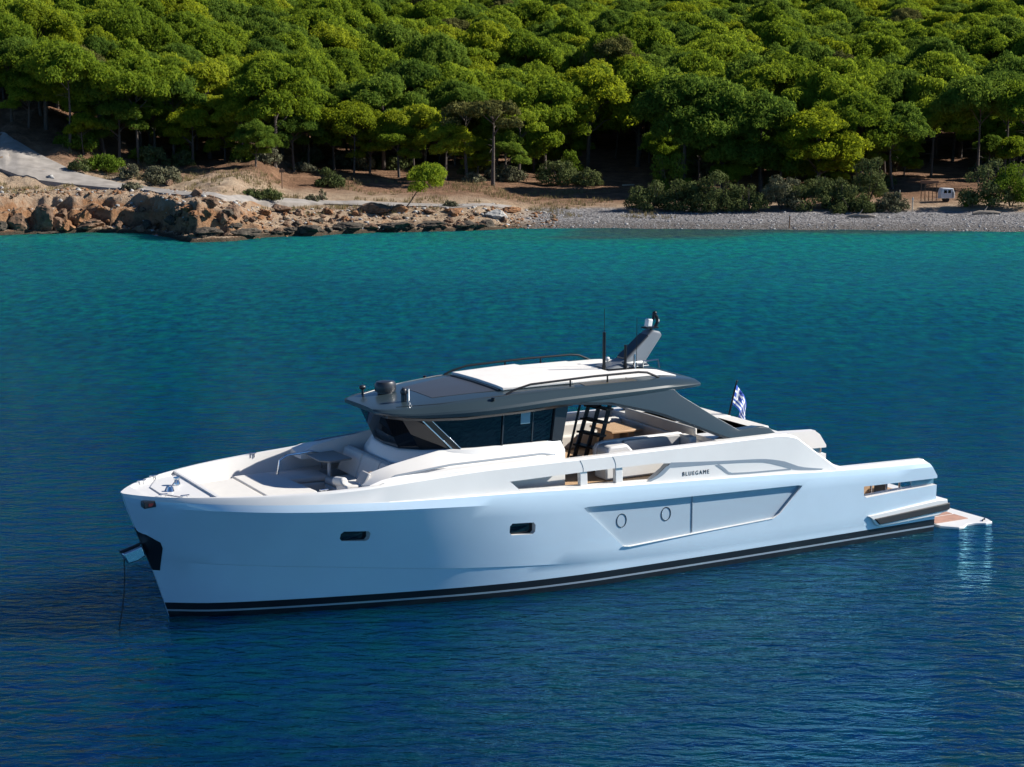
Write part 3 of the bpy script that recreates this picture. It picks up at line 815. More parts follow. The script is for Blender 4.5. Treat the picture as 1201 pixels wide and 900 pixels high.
# ------------------------------------------------------------------ rocks
def rock_mat(name, c0, c1, c2):
    m = bpy.data.materials.new(name); m.use_nodes = True; nt = m.node_tree; N = nt.nodes.new; L = nt.links.new
    p = nt.nodes["Principled BSDF"]; p.inputs["Roughness"].default_value = 0.92; p.inputs["Specular IOR Level"].default_value = 0.2
    tc = N("ShaderNodeNewGeometry"); nz = N("ShaderNodeTexNoise"); nz.inputs["Scale"].default_value = 1.3; nz.inputs["Detail"].default_value = 9; nz.inputs["Roughness"].default_value = 0.7
    L(tc.outputs["Position"], nz.inputs["Vector"])
    cr = N("ShaderNodeValToRGB"); e = cr.color_ramp.elements
    e[0].position, e[0].color = 0.32, (*c0, 1); e[1].position, e[1].color = 0.7, (*c2, 1); k = e.new(0.5); k.color = (*c1, 1)
    L(nz.outputs["Fac"], cr.inputs[0]); L(cr.outputs[0], p.inputs["Base Color"])
    n2 = N("ShaderNodeTexNoise"); n2.inputs["Scale"].default_value = 3.5; n2.inputs["Detail"].default_value = 9; n2.inputs["Roughness"].default_value = 0.75; L(tc.outputs["Position"], n2.inputs["Vector"])
    bp = N("ShaderNodeBump"); bp.inputs["Strength"].default_value = 0.9; bp.inputs["Distance"].default_value = 0.12; L(n2.outputs["Fac"], bp.inputs["Height"]); L(bp.outputs[0], p.inputs["Normal"])
    return m
ROCK_T = rock_mat("tan_rock", (0.065, 0.042, 0.028), (0.17, 0.105, 0.068), (0.29, 0.20, 0.135))
ROCK_O = rock_mat("orange_rock", (0.11, 0.058, 0.032), (0.25, 0.125, 0.060), (0.34, 0.20, 0.11))
ROCK_D = rock_mat("dark_wet_rock", (0.035, 0.03, 0.024), (0.075, 0.062, 0.048), (0.15, 0.125, 0.095))
ROCK_G = rock_mat("grey_stone", (0.22, 0.21, 0.20), (0.38, 0.37, 0.35), (0.58, 0.56, 0.53))
from mathutils import noise as mn
def rock_mesh(seed, m):
    bm = bmesh.new(); bmesh.ops.create_icosphere(bm, subdivisions=4, radius=1.0)
    off = Vector((seed * 3.1, seed * 1.7, seed * 0.9)); rs_ = random.Random(seed)
    pl = [(Vector((rs_.gauss(0, 1), rs_.gauss(0, 1), rs_.gauss(0, 1))).normalized(), 0.50 + 0.32 * rs_.random()) for _ in range(16)]
    for v_ in bm.verts:
        for n_, d_ in pl:                                # flat broken faces
            e = v_.co.dot(n_) - d_
            if e > 0: v_.co -= n_ * e * 0.97
        q = v_.co.copy()
        v_.co *= 1 + 0.16 * mn.noise(q * 1.6 + off) + 0.14 * mn.noise(q * 4.5 + off) + 0.10 * mn.noise(q * 10 + off)
    me_ = bpy.data.meshes.new("boulder"); bm.to_mesh(me_); bm.free(); me_.materials.append(m)
    me_.polygons.foreach_set("use_smooth", [True] * len(me_.polygons)); me_.set_sharp_from_angle(angle=R(22))
    return me_
ROCKM = {(k, m.name): rock_mesh(k, m) for k in range(6) for m in (ROCK_T, ROCK_O, ROCK_D, ROCK_G)}
def boulder(u, v, wpx, hpx, m, lab, k, group=None, name="boulder", dy=0.0):
    P = on_ground(u, v); s = FPX / P.y
    o = bpy.data.objects.new(name, ROCKM[(k % 6, m.name)]); COL.objects.link(o)
    W, H = wpx / s * 0.58, hpx / s * 0.62
    o.location = (P.x, P.y + W * 0.5 + dy, P.z + H * 0.55); o.scale = (W, W * 0.9, H); o.rotation_euler = (0, 0, (k * 1.3) % 6.28)
    tag(o, lab, "rock", group)
BLD = [
 (20, 271, 26, 20, ROCK_T, "rounded boulder at the foot of the cliff at the far left"),
 (2, 272, 18, 12, ROCK_D, "dark boulder in the water at the left edge"),
 (48, 271, 34, 30, ROCK_T, "large pale boulder with a flat top under the low cliff"),
 (68, 272, 20, 18, ROCK_T, "small boulder wedged between the two large ones under the cliff"),
 (92, 268, 26, 24, ROCK_O, "upright orange boulder under the cliff"),
 (105, 272, 40, 14, ROCK_T, "long low boulder right of the upright orange one"),
 (55, 275, 40, 4, ROCK_D, "flat dark slab awash under the large pale boulder"),
 (166, 274, 24, 8, ROCK_T, "flat pale rock at the waterline beneath the dark cliff hollow"),
 (205, 269, 26, 14, ROCK_D, "dark flat rock in front of the orange cliff end"),
 (208, 262, 22, 12, ROCK_T, "tan rock lying on the dark flat one"),
 (222, 250, 26, 14, ROCK_O, "big orange block at the right end of the cliff"),
 (246, 250, 20, 12, ROCK_T, "tan block right of the big orange one"),
 (230, 231, 16, 9, ROCK_T, "pale rock perched on the cliff lip beside the path"),
 (272, 258, 22, 13, ROCK_T, "tan boulder in the middle of the rocky shelf"),
 (243, 278, 40, 9, ROCK_D, "dark weedy ledge at the rocky point, left part"),
 (285, 277, 44, 9, ROCK_D, "dark weedy ledge at the rocky point, right part"),
 (330, 250, 24, 11, ROCK_T, "shadowed block below the green cushion shrub"),
 (310, 254, 18, 9, ROCK_O, "orange block left of the shadowed one below the cushion shrub"),
 (350, 254, 16, 8, ROCK_T, "small block right of the shadowed one"),
 (385, 252, 14, 7, ROCK_O, "small reddish rock below the path"),
 (438, 252, 36, 13, ROCK_T, "long shaded rock under the leaning pine, left one"),
 (468, 251, 24, 11, ROCK_O, "reddish rock under the leaning pine, right one"),
 (503, 252, 18, 8, ROCK_T, "low rock right of the leaning pine"),
 (531, 252, 26, 9, ROCK_O, "red-brown flat rock near the beach end of the shelf"),
 (582, 258, 30, 11, ROCK_G, "smooth pale rock near the start of the beach"),
 (600, 250, 28, 7, ROCK_O, "red earth hump at the start of the beach"),
 (360, 274, 40, 8, ROCK_D, "dark weedy ledge left of the middle of the shelf"),
 (410, 272, 46, 9, ROCK_D, "dark weedy ledge below the shaded rocks"),
 (460, 270, 46, 9, ROCK_D, "dark weedy ledge below the leaning pine"),
 (510, 269, 42, 9, ROCK_D, "dark weedy ledge right of the leaning pine"),
 (548, 267, 34, 7, ROCK_D, "dark weedy ledge at the right end of the shelf"),
 (57, 213, 12, 7, ROCK_G, "pale stone on the bank above the road bend"),
 (198, 219, 10, 7, ROCK_T, "pinkish stone beside the path past the grey scrub"),
]
for k, b_ in enumerate(BLD): boulder(*b_, k=k)
rs = np.random.RandomState(31)
for k in range(60):
    u = rs.uniform(225, 612); v = rs.uniform(250, 268) if u > 320 else rs.uniform(256, 272)
    w = rs.uniform(4, 11)
    boulder(u, v, w, w * rs.uniform(0.5, 0.8), [ROCK_T, ROCK_O, ROCK_T, ROCK_D][k % 4], "small loose rock scattered among the boulders of the rocky shelf", k, "loose rocks on the rocky shelf", "loose_rock")
for k in range(14):
    u = rs.uniform(120, 225); v = rs.uniform(264, 273); w = rs.uniform(4, 9)
    boulder(u, v, w, w * 0.6, [ROCK_T, ROCK_O][k % 2], "small loose rock at the foot of the low cliff", k, "loose rocks under the cliff", "loose_rock")
for k in range(64):
    u = rs.uniform(222, 575); v = float(np.interp(u, [222, 300, 400, 500, 575], [281, 277.5, 272.5, 270, 268.5])) + rs.uniform(-3.5, 1.0); w = rs.uniform(5, 20)
    boulder(u, v, w, w * rs.uniform(0.28, 0.5), [ROCK_D, ROCK_D, ROCK_T][k % 3], "dark wet rock in the broken ledge along the waterline", k, "dark wet rocks along the waterline", "wet_rock")
for k in range(22):
    u = rs.uniform(0, 300); v = rs.uniform(258, 272); w = rs.uniform(5, 15)
    boulder(u, v, w, w * rs.uniform(0.5, 0.95), [ROCK_O, ROCK_T, ROCK_O, ROCK_D][k % 4], "angular block of the broken low cliff on the left shore", k, "blocks of the low cliff", "cliff_block", dy=-0.2)
# pebbles: uncountable
PV = []; PF = []; PM = []
ico = bmesh.new(); bmesh.ops.create_icosphere(ico, subdivisions=1, radius=1.0)
iv = np.array([v_.co[:] for v_ in ico.verts]); jf = np.array([[v_.index for v_ in f_.verts] for f_ in ico.faces]); ico.free()
for k in range(9000):
    x = rs.uniform(2, 60); t = rs.uniform(-0.3, 9.5)
    y = np.interp(x, SHX, SHY) + t
    s = 0.028 + 0.042 * rs.rand() ** 2 + (0.10 if rs.rand() < 0.015 else 0)
    PF.append(jf + len(PV) * len(iv)); PV.append(np.array([x, y, 0]) + iv * np.array([s, s * rs.uniform(.7, 1.2), s * 0.55]) * rs.uniform(0.85, 1.15, size=(len(iv), 1)))
    PM.append(np.full(len(jf), rs.randint(0, 4)))
PV = np.concatenate(PV).reshape(-1, 3); cx_ = PV.reshape(-1, len(iv), 3)[:, :, :2].mean(1)
PV[:, 2] += np.repeat(ground_h(cx_[:, 0], cx_[:, 1]) + 0.02, len(iv))
me = mesh_np("pebbles", PV, np.concatenate(PF), np.concatenate(PM))
for m_ in (ROCK_G, mat("pale_pebble", (0.42, 0.405, 0.39), 0.8), mat("dark_pebble", (0.12, 0.115, 0.115), 0.8), mat("blue_grey_pebble", (0.22, 0.225, 0.24), 0.8)): me.materials.append(m_)
o = bpy.data.objects.new("pebbles", me); COL.objects.link(o); tag(o, "grey and white pebbles of the beach", "pebbles", kind="stuff")

# rubble of the rocky shelf and dry grass on the bank: uncountable
def scatter(name, n, xr, tr, smin, smax, mats, lab, keep=None):
    PV = []; PF = []; PM = []; PXY = []
    for k in range(n):
        x = rs.uniform(*xr); t = rs.uniform(*tr); y = np.interp(x, SHX, SHY) + t
        if keep and not keep(x, y): continue
        s_ = smin + (smax - smin) * rs.rand() ** 3
        q = iv * rs.uniform(0.6, 1.3, size=(len(iv), 1)) * np.array([s_, s_ * rs.uniform(.6, 1.2), s_ * rs.uniform(.4, .8)])
        PF.append(jf + len(PV) * len(iv)); PV.append(q); PXY.append((x, y)); PM.append(np.full(len(jf), rs.randint(0, len(mats))))
    xy = np.array(PXY); z = ground_h(xy[:, 0], xy[:, 1])
    V = np.stack(PV) + np.concatenate([xy, z[:, None] + 0.02], 1)[:, None, :]
    me_ = mesh_np(name, V.reshape(-1, 3), np.concatenate(PF), np.concatenate(PM))
    for m_ in mats: me_.materials.append(m_)
    o_ = bpy.data.objects.new(name, me_); COL.objects.link(o_); tag(o_, lab, name.replace("_", " "), kind="stuff")
scatter("rubble", 3000, (-46, 4), (0.2, 10), 0.04, 0.26, [ROCK_T, ROCK_O, ROCK_T, ROCK_G], "loose reddish rubble strewn over the rocky shelf and the bank")
GB = []
for k in range(5200):
    x = rs.uniform(-52, 16); y = rs.uniform(147, 172)
    if fbm(np.array([x * 0.25]), np.array([y * 0.25]), 3, 61)[0] < 0.52: continue
    if y < np.interp(x, SHX, SHY) + 5.5: continue
    GB.append((x, y))
gxy = np.array(GB); gz = ground_h(gxy[:, 0], gxy[:, 1])
pth = np.array([[q[len(q) // 2].x, q[len(q) // 2].y] for q in rows]); wd = np.array([(Vector(q[0]) - Vector(q[-1])).length * 0.5 + 0.3 for q in rows])
V = []
for (x, y), z in zip(GB, gz):
    if np.any(np.hypot(pth[:, 0] - x, pth[:, 1] - y) < wd): continue
    for j in range(7):
        a = rs.rand() * 6.28; h_ = rs.uniform(0.12, 0.38); l_ = rs.uniform(0.05, 0.22); w_ = rs.uniform(0.015, 0.03)
        bx, by = x + rs.normal() * 0.10, y + rs.normal() * 0.10
        dx, dy = math.cos(a), math.sin(a)
        V += [(bx - dy * w_, by + dx * w_, z - 0.02), (bx + dy * w_, by - dx * w_, z - 0.02), (bx + dx * l_ + dy * w_ * 0.3, by + dy * l_ - dx * w_ * 0.3, z + h_), (bx + dx * l_ - dy * w_ * 0.3, by + dy * l_ + dx * w_ * 0.3, z + h_)]
me = mesh_np("dry_grass", V, np.arange(len(V)).reshape(-1, 4)); me.materials.append(foliage_mat("straw_grass", [(0.12, 0.11, 0.05), (0.22, 0.18, 0.09), (0.32, 0.25, 0.13)], 0.2))
o = bpy.data.objects.new("dry_grass", me); COL.objects.link(o); tag(o, "dry straw-coloured grass tufts on the bank between path and pines", "grass", kind="stuff")

# ------------------------------------------------------------------ small things on the shore
WOODB = mat("weathered_brown_wood", (0.16, 0.095, 0.055), 0.8, noise=0.2, nscale=8)
WOODP = mat("pale_post_wood", (0.42, 0.37, 0.30), 0.8, noise=0.15, nscale=8)
P = on_ground(331, 222)
r = empty("signpost", P); tag(r, "thin brown signpost with a small board beside the path on the left", "signpost")
MB().tube([(0, 0, -0.2), (0, 0, 1.9)], 0.06, 8).build("post", WOODB, r)
MB().box(-0.24, 0.24, -0.11, -0.065, 1.5, 1.8).build("board", WOODB, r, bevel=0.01)
P = on_ground(923, 266)
r = empty("beach_post", (P.x, P.y - 1.2, 0)); tag(r, "thin dark post standing in the shallows off the pebble beach", "post")
MB().tube([(0, 0, -0.8), (0.03, 0, 1.15)], [0.07, 0.055], 8).build("post", WOODB, r)
MB().ball((0.03, 0, 1.18), 0.075, 0.075, 0.05, 8).build("cap", STEEL, r)
P = on_ground(1070, 249)
r = empty("clearing_post", P); tag(r, "pale slender post at the seaward edge of the sandy clearing", "post")
MB().tube([(0, 0, -0.3), (0, 0, 1.35)], 0.06, 8).build("post", WOODP, r)
MB().box(-0.065, 0.065, -0.065, 0.065, 1.1, 1.22).build("reflector", mat("white_paint", (0.75, 0.75, 0.72), 0.5), r)
P = on_ground(1054, 246)
r = empty("reed_screen", P); tag(r, "short brown reed screen beside the right end of the beach hedge", "fence")
mb = MB()
for k in range(22): mb.tube([(-0.05 * k, 0.02 * math.sin(k), 0), (-0.05 * k + 0.01, 0.02 * math.sin(k), 1.45 + 0.1 * math.sin(k * 2.1))], 0.028, 5)
mb.build("reeds", mat("reed", (0.20, 0.15, 0.10), 0.9, noise=0.2), r)
MB().tube([(0.05, 0, -0.2), (0.05, 0, 1.75)], 0.05, 8).build("post", WOODP, r)
P = on_ground(1109, 237)
r = empty("trailer", P, R(8)); tag(r, "small white trailer parked in the shade at the back of the clearing", "trailer"); r.scale = (0.66, 0.66, 0.72)
WT = mat("trailer_white", (0.72, 0.74, 0.76), 0.45)
MB().prism([(-0.95, 0.45), (1.0, 0.45), (1.05, 1.1), (0.8, 1.75), (-0.75, 1.8), (-0.95, 1.2)], 'y', -0.7, 0.7).build("body", WT, r, bevel=0.05)
for x_ in (-0.35, 0.25):
    w_ = MB().box(x_ - 0.22, x_ + 0.22, -0.715, -0.69, 1.15, 1.55).build("window", GLASS, r, bevel=0.02)
MB().box(0.62, 0.9, -0.72, -0.69, 0.55, 1.35).build("door", mat("trailer_grey", (0.3, 0.31, 0.33), 0.5), r)
for y_ in (-0.6, 0.6):
    MB().tube([(0, y_ - 0.09, 0.28), (0, y_ + 0.09, 0.28)], 0.28, 16).build("wheel", RUBBER, r)
MB().tube([(-0.9, 0, 0.45), (-1.7, 0, 0.42)], 0.04, 6).build("drawbar", STEEL, r)
P = on_ground(1089, 236)
r = empty("trellis_gate", P); tag(r, "brown wooden frame with uprights standing left of the white trailer", "frame")
mb = MB()
for k in range(5): mb.box(-0.75 + 0.36 * k, -0.69 + 0.36 * k, -0.03, 0.03, 0, 1.65)
mb.build("uprights", WOODB, r)
MB().box(-0.85, 0.9, -0.05, 0.05, 1.65, 1.9).build("top_board", mat("rust_board", (0.24, 0.11, 0.06), 0.8), r)
for (u, v, l, rz, lab) in [(1157, 252, 2.6, 0.1, "pale driftwood log lying on the pebbles in front of the big dark bush"), (1010, 256, 2.4, -0.15, "grey driftwood branch lying on the pebbles under the low spreading bush")]:
    P = on_ground(u, v); r = empty("driftwood", P, rz); tag(r, lab, "driftwood")
    MB().tube([(-l / 2, 0, 0.10), (-l / 4, 0.08, 0.2), (l / 4, -0.05, 0.17), (l / 2, 0.05, 0.12)], [0.11, 0.16, 0.15, 0.08], 8).build("log", DEADW, r)
    MB().tube([(-l / 8, 0, 0.2), (0, 0.1, 0.55), (0.12, 0.12, 0.75)], [0.07, 0.05, 0.02], 6).build("branch", DEADW, r)
P = on_ground(737, 218)
r = empty("cut_timber", P, 0.5); tag(r, "short pale cut timber lying on the bare brown slope", "timber")
MB().box(-0.7, 0.7, -0.1, 0.1, 0, 0.14).build("beam", mat("cut_wood", (0.5, 0.42, 0.30), 0.8), r, bevel=0.02)
P = on_ground(1199, 177)
# ------------------------------------------------------------------ the yacht
OX, OY = -7.7385, 37.0321
yacht = empty("motor_yacht", (OX, OY, 0), BOAT_TH)
tag(yacht, "large pale blue and white motor yacht with slate grey hardtop anchored in the bay", "yacht")

y_wl = curve([0, 0.85, 2.1, 3.57, 5.11, 6.67, 8.26, 10, 14, 20.35], [0.035, 0.55, 1.02, 1.47, 1.90, 2.28, 2.55, 2.68, 2.72, 2.68])
b_sh = curve([-0.98, -0.8, -0.5, 0, 0.6, 1.4, 2.3, 3.2, 4.5, 6, 8, 12, 17, 20.35], [0.035, 0.40, 0.80, 1.22, 1.60, 2.0, 2.3, 2.48, 2.62, 2.69, 2.73, 2.77, 2.76, 2.70])
xs_stem = lambda z: float(np.interp(z, [-0.8, 0, 1.08, 1.9, 2.51, 2.97], [0.30, 0, -0.32, -0.62, -0.84, -0.98]))
z_kn = curve([-1, 0.3, 2.0, 3.8, 5.7, 8.4, 11, 14, 20.4], [2.74, 2.70, 2.62, 2.52, 2.40, 2.22, 2.10, 2.0, 1.78])
z_de = curve([-1, 2, 5.1, 7.3, 9.6, 12, 14.65, 17, 20.4], [2.88, 2.78, 2.62, 2.53, 2.41, 2.30, 2.17, 2.03, 1.88])
z_tp = curve([-1, 0, 2, 3.5, 5, 7, 9, 12, 15.2], [2.95, 2.96, 2.98, 3.01, 3.08, 3.14, 3.14, 3.14, 3.14])
def ztop(x):
    if x < 15.3: return z_tp(x)
    return float(np.interp(x, [15.3, 15.65, 16.93, 17.15, 20.4], [3.13, 3.03, 2.14, 2.07, 1.985]))
def ledge(x): return float(np.interp(x, [4.2, 6.5, 16.6, 17.1], [0.0, 0.085, 0.085, 0.02]))
stbd = lambda x: float(np.interp(x, [14, 20.35], [1.0, 0.80]))
def section(s):
    k = max(0.0, 1 - s / 4.0) ** 1.4
    def X(z): return s + xs_stem(z) * k
    xs_ = X(2.9); ys = b_sh(xs_); yw = y_wl(s)
    zk, zd, zt = z_kn(xs_), z_de(xs_), ztop(xs_)
    yk = ys + 0.035 * min(1, s / 1.5)
    out = [(-0.8, 0.02), (-0.35, 0.72 * yw), (0.0, yw)]
    def flare(z):
        t = z / zk; e = 1.0 + 0.75 * max(0, 1 - s / 9.0)      # hollow flare at the bow, straight aft
        return yw + (yk - yw) * t ** e
    for z in (0.12, 0.165, 0.33): out.append((z, flare(z)))
    zc = float(np.interp(s, [0, 3, 6, 9, 12, 16], [1.40, 1.12, 0.82, 0.62, 0.52, 0.48])); kk_ = 0.02 * min(1, s) * max(0.15, 1 - s / 16)
    for z in (0.33 + 0.5 * (zc - 0.33), zc): out.append((z, flare(z)))
    out.append((zc + 0.02, flare(zc + 0.02) + kk_))               # spray knuckle
    for t in (0.2, 0.4, 0.6, 0.8):
        z = zc + 0.02 + (zk - zc - 0.02) * t; out.append((z, flare(z) + kk_ * (1 - t)))
    out.append((zk, yk)); 
    lg = ledge(xs_); w_ = min(1.0, ys / 0.5)
    out.append((zd, ys - 0.01))
    out.append((zd + 0.012, ys - 0.012 - lg * w_ - 0.004))
    out.append((zt - 0.04, max(0.02, ys - (lg + 0.055) * w_)))
    out.append((zt, max(0.012, ys - (lg + 0.085) * w_)))
    return [(X(z), y_, z) for z, y_ in out], stbd(xs_)
ST = list(np.concatenate([np.array([0, .05, .12, .22, .36, .55, .8, 1.1, 1.45, 1.85, 2.3, 2.8, 3.3, 3.8]), np.arange(4.3, 15.0, 0.5), np.array([15.1, 15.3, 15.45, 15.65, 16, 16.4, 16.93, 17.05, 17.15, 17.6, 18.2, 18.9, 19.6, 20.35])]))
mb = MB(); rings = []
for s in ST:
    sec, kb = section(s)
    port = [(x_, -y_, z_) for x_, y_, z_ in sec]
    star = [(x_, y_ * kb, z_) for x_, y_, z_ in sec][::-1]
    rings.append(port + star)
n = len(rings[0]); half = n // 2
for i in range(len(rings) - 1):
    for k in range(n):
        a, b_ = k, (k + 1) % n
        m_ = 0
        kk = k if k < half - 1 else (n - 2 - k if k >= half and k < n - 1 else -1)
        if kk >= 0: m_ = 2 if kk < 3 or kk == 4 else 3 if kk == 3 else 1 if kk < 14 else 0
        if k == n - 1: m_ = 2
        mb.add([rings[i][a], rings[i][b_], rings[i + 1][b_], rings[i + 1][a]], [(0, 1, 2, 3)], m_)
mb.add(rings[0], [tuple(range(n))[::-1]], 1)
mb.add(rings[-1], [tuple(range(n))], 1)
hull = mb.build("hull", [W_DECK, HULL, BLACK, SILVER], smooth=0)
bm = bmesh.new(); bm.from_mesh(hull.data); bmesh.ops.remove_doubles(bm, verts=bm.verts, dist=0.0005); bmesh.ops.recalc_face_normals(bm, faces=bm.faces); bm.to_mesh(hull.data); bm.free()

def plan(x0, x1, inset, n=26):
    X_ = np.linspace(x0, x1, n)
    P_ = [(x_, -(b_sh(x_) - ledge(x_) - inset)) for x_ in X_]; S_ = [(x_, (b_sh(x_) - ledge(x_)) * stbd(x_) - inset) for x_ in X_]
    return P_ + S_[::-1]
cut(hull, MB().prism(plan(0.78, 5.6, 0.20), 'z', 2.50, 4))
cut(hull, MB().prism(plan(-0.62, 0.70, 0.16, 14), 'z', 2.90, 4))
cut(hull, MB().prism(plan(5.4, 13.3, 0.26), 'z', 2.33, 4))
cut(hull, MB().prism([(2.95, -1.15), (3.3, -1.75), (5.5, -1.85), (5.5, 1.85), (3.0, 1.85), (2.9, 1.3)], 'z', 2.05, 4))
cut(hull, MB().prism([(17.25, -2.42), (20.9, -2.42), (20.9, 1.88), (17.25, 1.88)], 'z', 0.82, 4))
cut(hull, MB().prism([(7.36, 2.79), (9.4, 2.81), (11.4, 2.80), (11.78, 2.76), (11.62, 2.62), (11.25, 2.385), (9.6, 2.455), (7.62, 2.555)], 'y', -4, 4))
cut(hull, MB().prism([(17.78, 1.53), (20.9, 1.45), (20.9, 1.29), (19, 1.255), (17.90, 1.215), (17.80, 1.28)], 'y', -4, 4))
cut(hull, MB().prism([(19.92, 2.2), (19.95, 1.975), (20.10, 1.88), (20.36, 1.52), (20.9, 1.40), (20.9, 2.2)], 'y', -4, 4))
win = [(9.26, 1.975), (9.4, 1.99), (15.6, 1.815), (15.74, 1.79), (15.66, 1.70), (15.05, 1.14), (14.85, 1.04), (12.5, 0.955), (10.55, 0.875), (10.38, 0.90), (9.32, 1.90)]
cut(hull, MB().prism(win, 'y', -4.0, -2.66))
cut(hull, MB().prism(win, 'y', 2.66, 4.0))
def rrect(x0, x1, z0, z1, dz, r_=0.06):
    P_ = [(x0 + r_, z0), (x1 - r_, z0), (x1, z0 + r_), (x1, z1 - r_), (x1 - r_, z1), (x0 + r_, z1), (x0, z1 - r_), (x0, z0 + r_)]
    return [(x_, z_ + dz * (x_ - x0) / (x1 - x0)) for x_, z_ in P_]
ports = [(3.30, 3.97, 1.78, 2.03, -0.045), (7.32, 7.98, 1.53, 1.815, -0.04)]
for (x0, x1, z0, z1, dz) in ports:
    yb = 2.0 if x0 < 5 else 2.5
    cut(hull, MB().prism(rrect(x0, x1, z0, z1, dz), 'y', -4, -yb)); cut(hull, MB().prism(rrect(x0, x1, z0, z1, dz), 'y', yb, 4))
hull.parent = yacht
hm = hull.data
hm.polygons.foreach_set("use_smooth", [True] * len(hm.polygons)); hm.set_sharp_from_angle(angle=R(24))

def part(mbx, name, m, bevel=0.0, parent=None, smooth=35, lab=None, seg=2):
    o = mbx.build(name, m, parent or yacht, bevel, smooth, seg)
    if lab: o["label"] = lab
    return o
PORT, STBD = -1, 1
def both(f):
    for s_ in (PORT, STBD): f(s_)

# hull windows and portholes
def hull_window(s_):
    w_ = part(MB().prism(win, 'y', min(s_ * 2.668, s_ * 2.69), max(s_ * 2.668, s_ * 2.69)), "hull_window", PANE, lab="long pale glass window recessed in the hull side")
    part(MB().box(12.40, 12.425, s_ * 2.70 - 0.008, s_ * 2.70 + 0.008, 0.98, 1.88), "mullion", GREYTR, parent=w_)
    for cx0, cz in ((10.36, 1.52), (11.64, 1.53)):
        mb_ = MB(); mb_.tube([(cx0 + 0.135 * math.cos(t), s_ * 2.695, cz + 0.165 * math.sin(t)) for t in np.linspace(0, 6.2832, 29)], 0.009, 6)
        part(mb_, "porthole_ring", BLACK, parent=w_)
    mb_ = MB(); q = [(x_, s_ * 2.765, z_) for x_, z_ in win[3:-1]]
    mb_.tube(q, 0.016, 6); part(mb_, "sill_trim", W_DECK, parent=w_)
both(hull_window)
def portholes(s_):
    for (x0, x1, z0, z1, dz) in ports:
        yb = 2.0 if x0 < 5 else 2.5
        def ysurf(x_):
            return None
        o = part(MB().prism(rrect(x0 - 0.01, x1 + 0.01, z0 - 0.01, z1 + 0.01, dz), 'y', *sorted((s_ * (yb + 0.005), s_ * (yb + 0.04)))), "hull_porthole", GLASS, lab="small black rectangular porthole in the hull")
both(portholes)

# ---- bow
o = part(MB().prism([(0.16, 1.12), (0.70, 1.22), (0.70, -1.22), (0.16, -1.0), (-0.22, -0.35), (-0.22, 0.35)], 'z', 2.902, 2.925), "anchor_hatch", W_DECK, 0.01)
part(MB().tube([(0.36, 0.22, 2.925), (0.36, 0.22, 3.06)], [0.085, 0.05], 12).tube([(0.36, 0.22, 3.06), (0.36, 0.22, 3.11)], 0.075, 12), "windlass", STEEL, 0.005)
part(MB().tube([(0.05, -0.28, 2.925), (0.05, -0.28, 3.02)], [0.09, 0.06], 12).tube([(0.05, -0.28, 3.0), (0.34, 0.2, 3.05)], 0.018, 6), "chain_stopper", STEEL)
def cleats(s_):
    for (x_, yy) in ((-0.28, 0.78), (0.1, 1.12), (2.9, 2.22)):
        mb_ = MB().tube([(x_ - 0.10, s_ * yy, z_tp(x_) + 0.035), (x_ + 0.10, s_ * yy, z_tp(x_) + 0.035)], 0.018, 8)
        for q in (-0.05, 0.05): mb_.tube([(x_ + q, s_ * yy, z_tp(x_) - 0.08), (x_ + q, s_ * yy, z_tp(x_) + 0.03)], 0.014, 6)
        part(mb_, "cleat", STEEL)
both(cleats)
# foredeck sunpad in two cushions with a chamfered aft end
part(MB().prism([(1.02, 1.05), (2.05, 1.25), (2.05, -1.25), (1.02, -1.05)], 'z', 2.52, 2.705), "sunpad", CUSH, 0.05, seg=3)
part(MB().prism([(2.085, 1.45), (2.95, 1.5), (3.15, 0.9), (3.28, -0.9), (3.2, -1.25), (2.085, -1.45)], 'z', 2.52, 2.70), "sunpad", CUSH, 0.05, seg=3)
part(MB().box(0.95, 1.0, -1.0, 1.0, 2.52, 2.62), "sunpad_front_strip", RUBBER, 0.01)  # dark strip across the front of the sunpad
# anchor pocket, anchor and chain
def pocket():
    # dark plate let into the stem, wrapped round both bows
    mb_ = MB(); rows = []
    for z_ in np.linspace(1.12, 2.12, 8):
        t = (z_ - 1.12) / 1.0
        xf = xs_stem(z_) - 0.012
        ring = []
        xb = max(xf + 0.01, -0.22 if z_ < 1.8 else -0.22 - (z_ - 1.8) * 1.55)
        for q in (0, 0.25, 0.5, 0.75, 1.0):
            x_ = xf + (xb - xf) * q
            ring.append((x_, z_, q))
        rows.append(ring)
    return rows
def hull_y(x_, z_):
    """half breadth of the hull side at a point of the bow"""
    best = None
    for i in range(len(ST) - 1):
        a, _ = section(ST[i]); c, _ = section(ST[i + 1])
        def at(sec_):
            zz = [p[2] for p in sec_]
            return float(np.interp(z_, zz, [p[0] for p in sec_])), float(np.interp(z_, zz, [p[1] for p in sec_]))
        xa, ya = at(a); xc, yc = at(c)
        if xa <= x_ <= xc: return ya + (yc - ya) * (x_ - xa) / max(1e-6, xc - xa)
    return 0.035
for s_ in (PORT, STBD):
    rows = pocket(); mb_ = MB()
    R_ = [[(x_, s_ * (hull_y(x_, z_) + 0.012), z_) for x_, z_, q in r_] for r_ in rows]
    R2 = [[(x_, s_ * (max(hull_y(x_, z_) - 0.03, 0.0)), z_) for x_, z_, q in r_] for r_ in rows]
    mb_.loft([a + b_[::-1] for a, b_ in zip(R_, R2)])
    part(mb_, "anchor_pocket", BLACK, smooth=30)
anch = part(MB().prism([(-1.04, 1.60), (-0.60, 1.73), (-0.52, 1.50), (-0.70, 1.40), (-0.93, 1.36)], 'y', -0.17, 0.17), "anchor", STEEL, 0.03)
part(MB().tube([(-1.06, 0, 1.61), (-0.55, 0, 1.76)], 0.03, 8), "anchor_roller", BLACK, parent=anch)
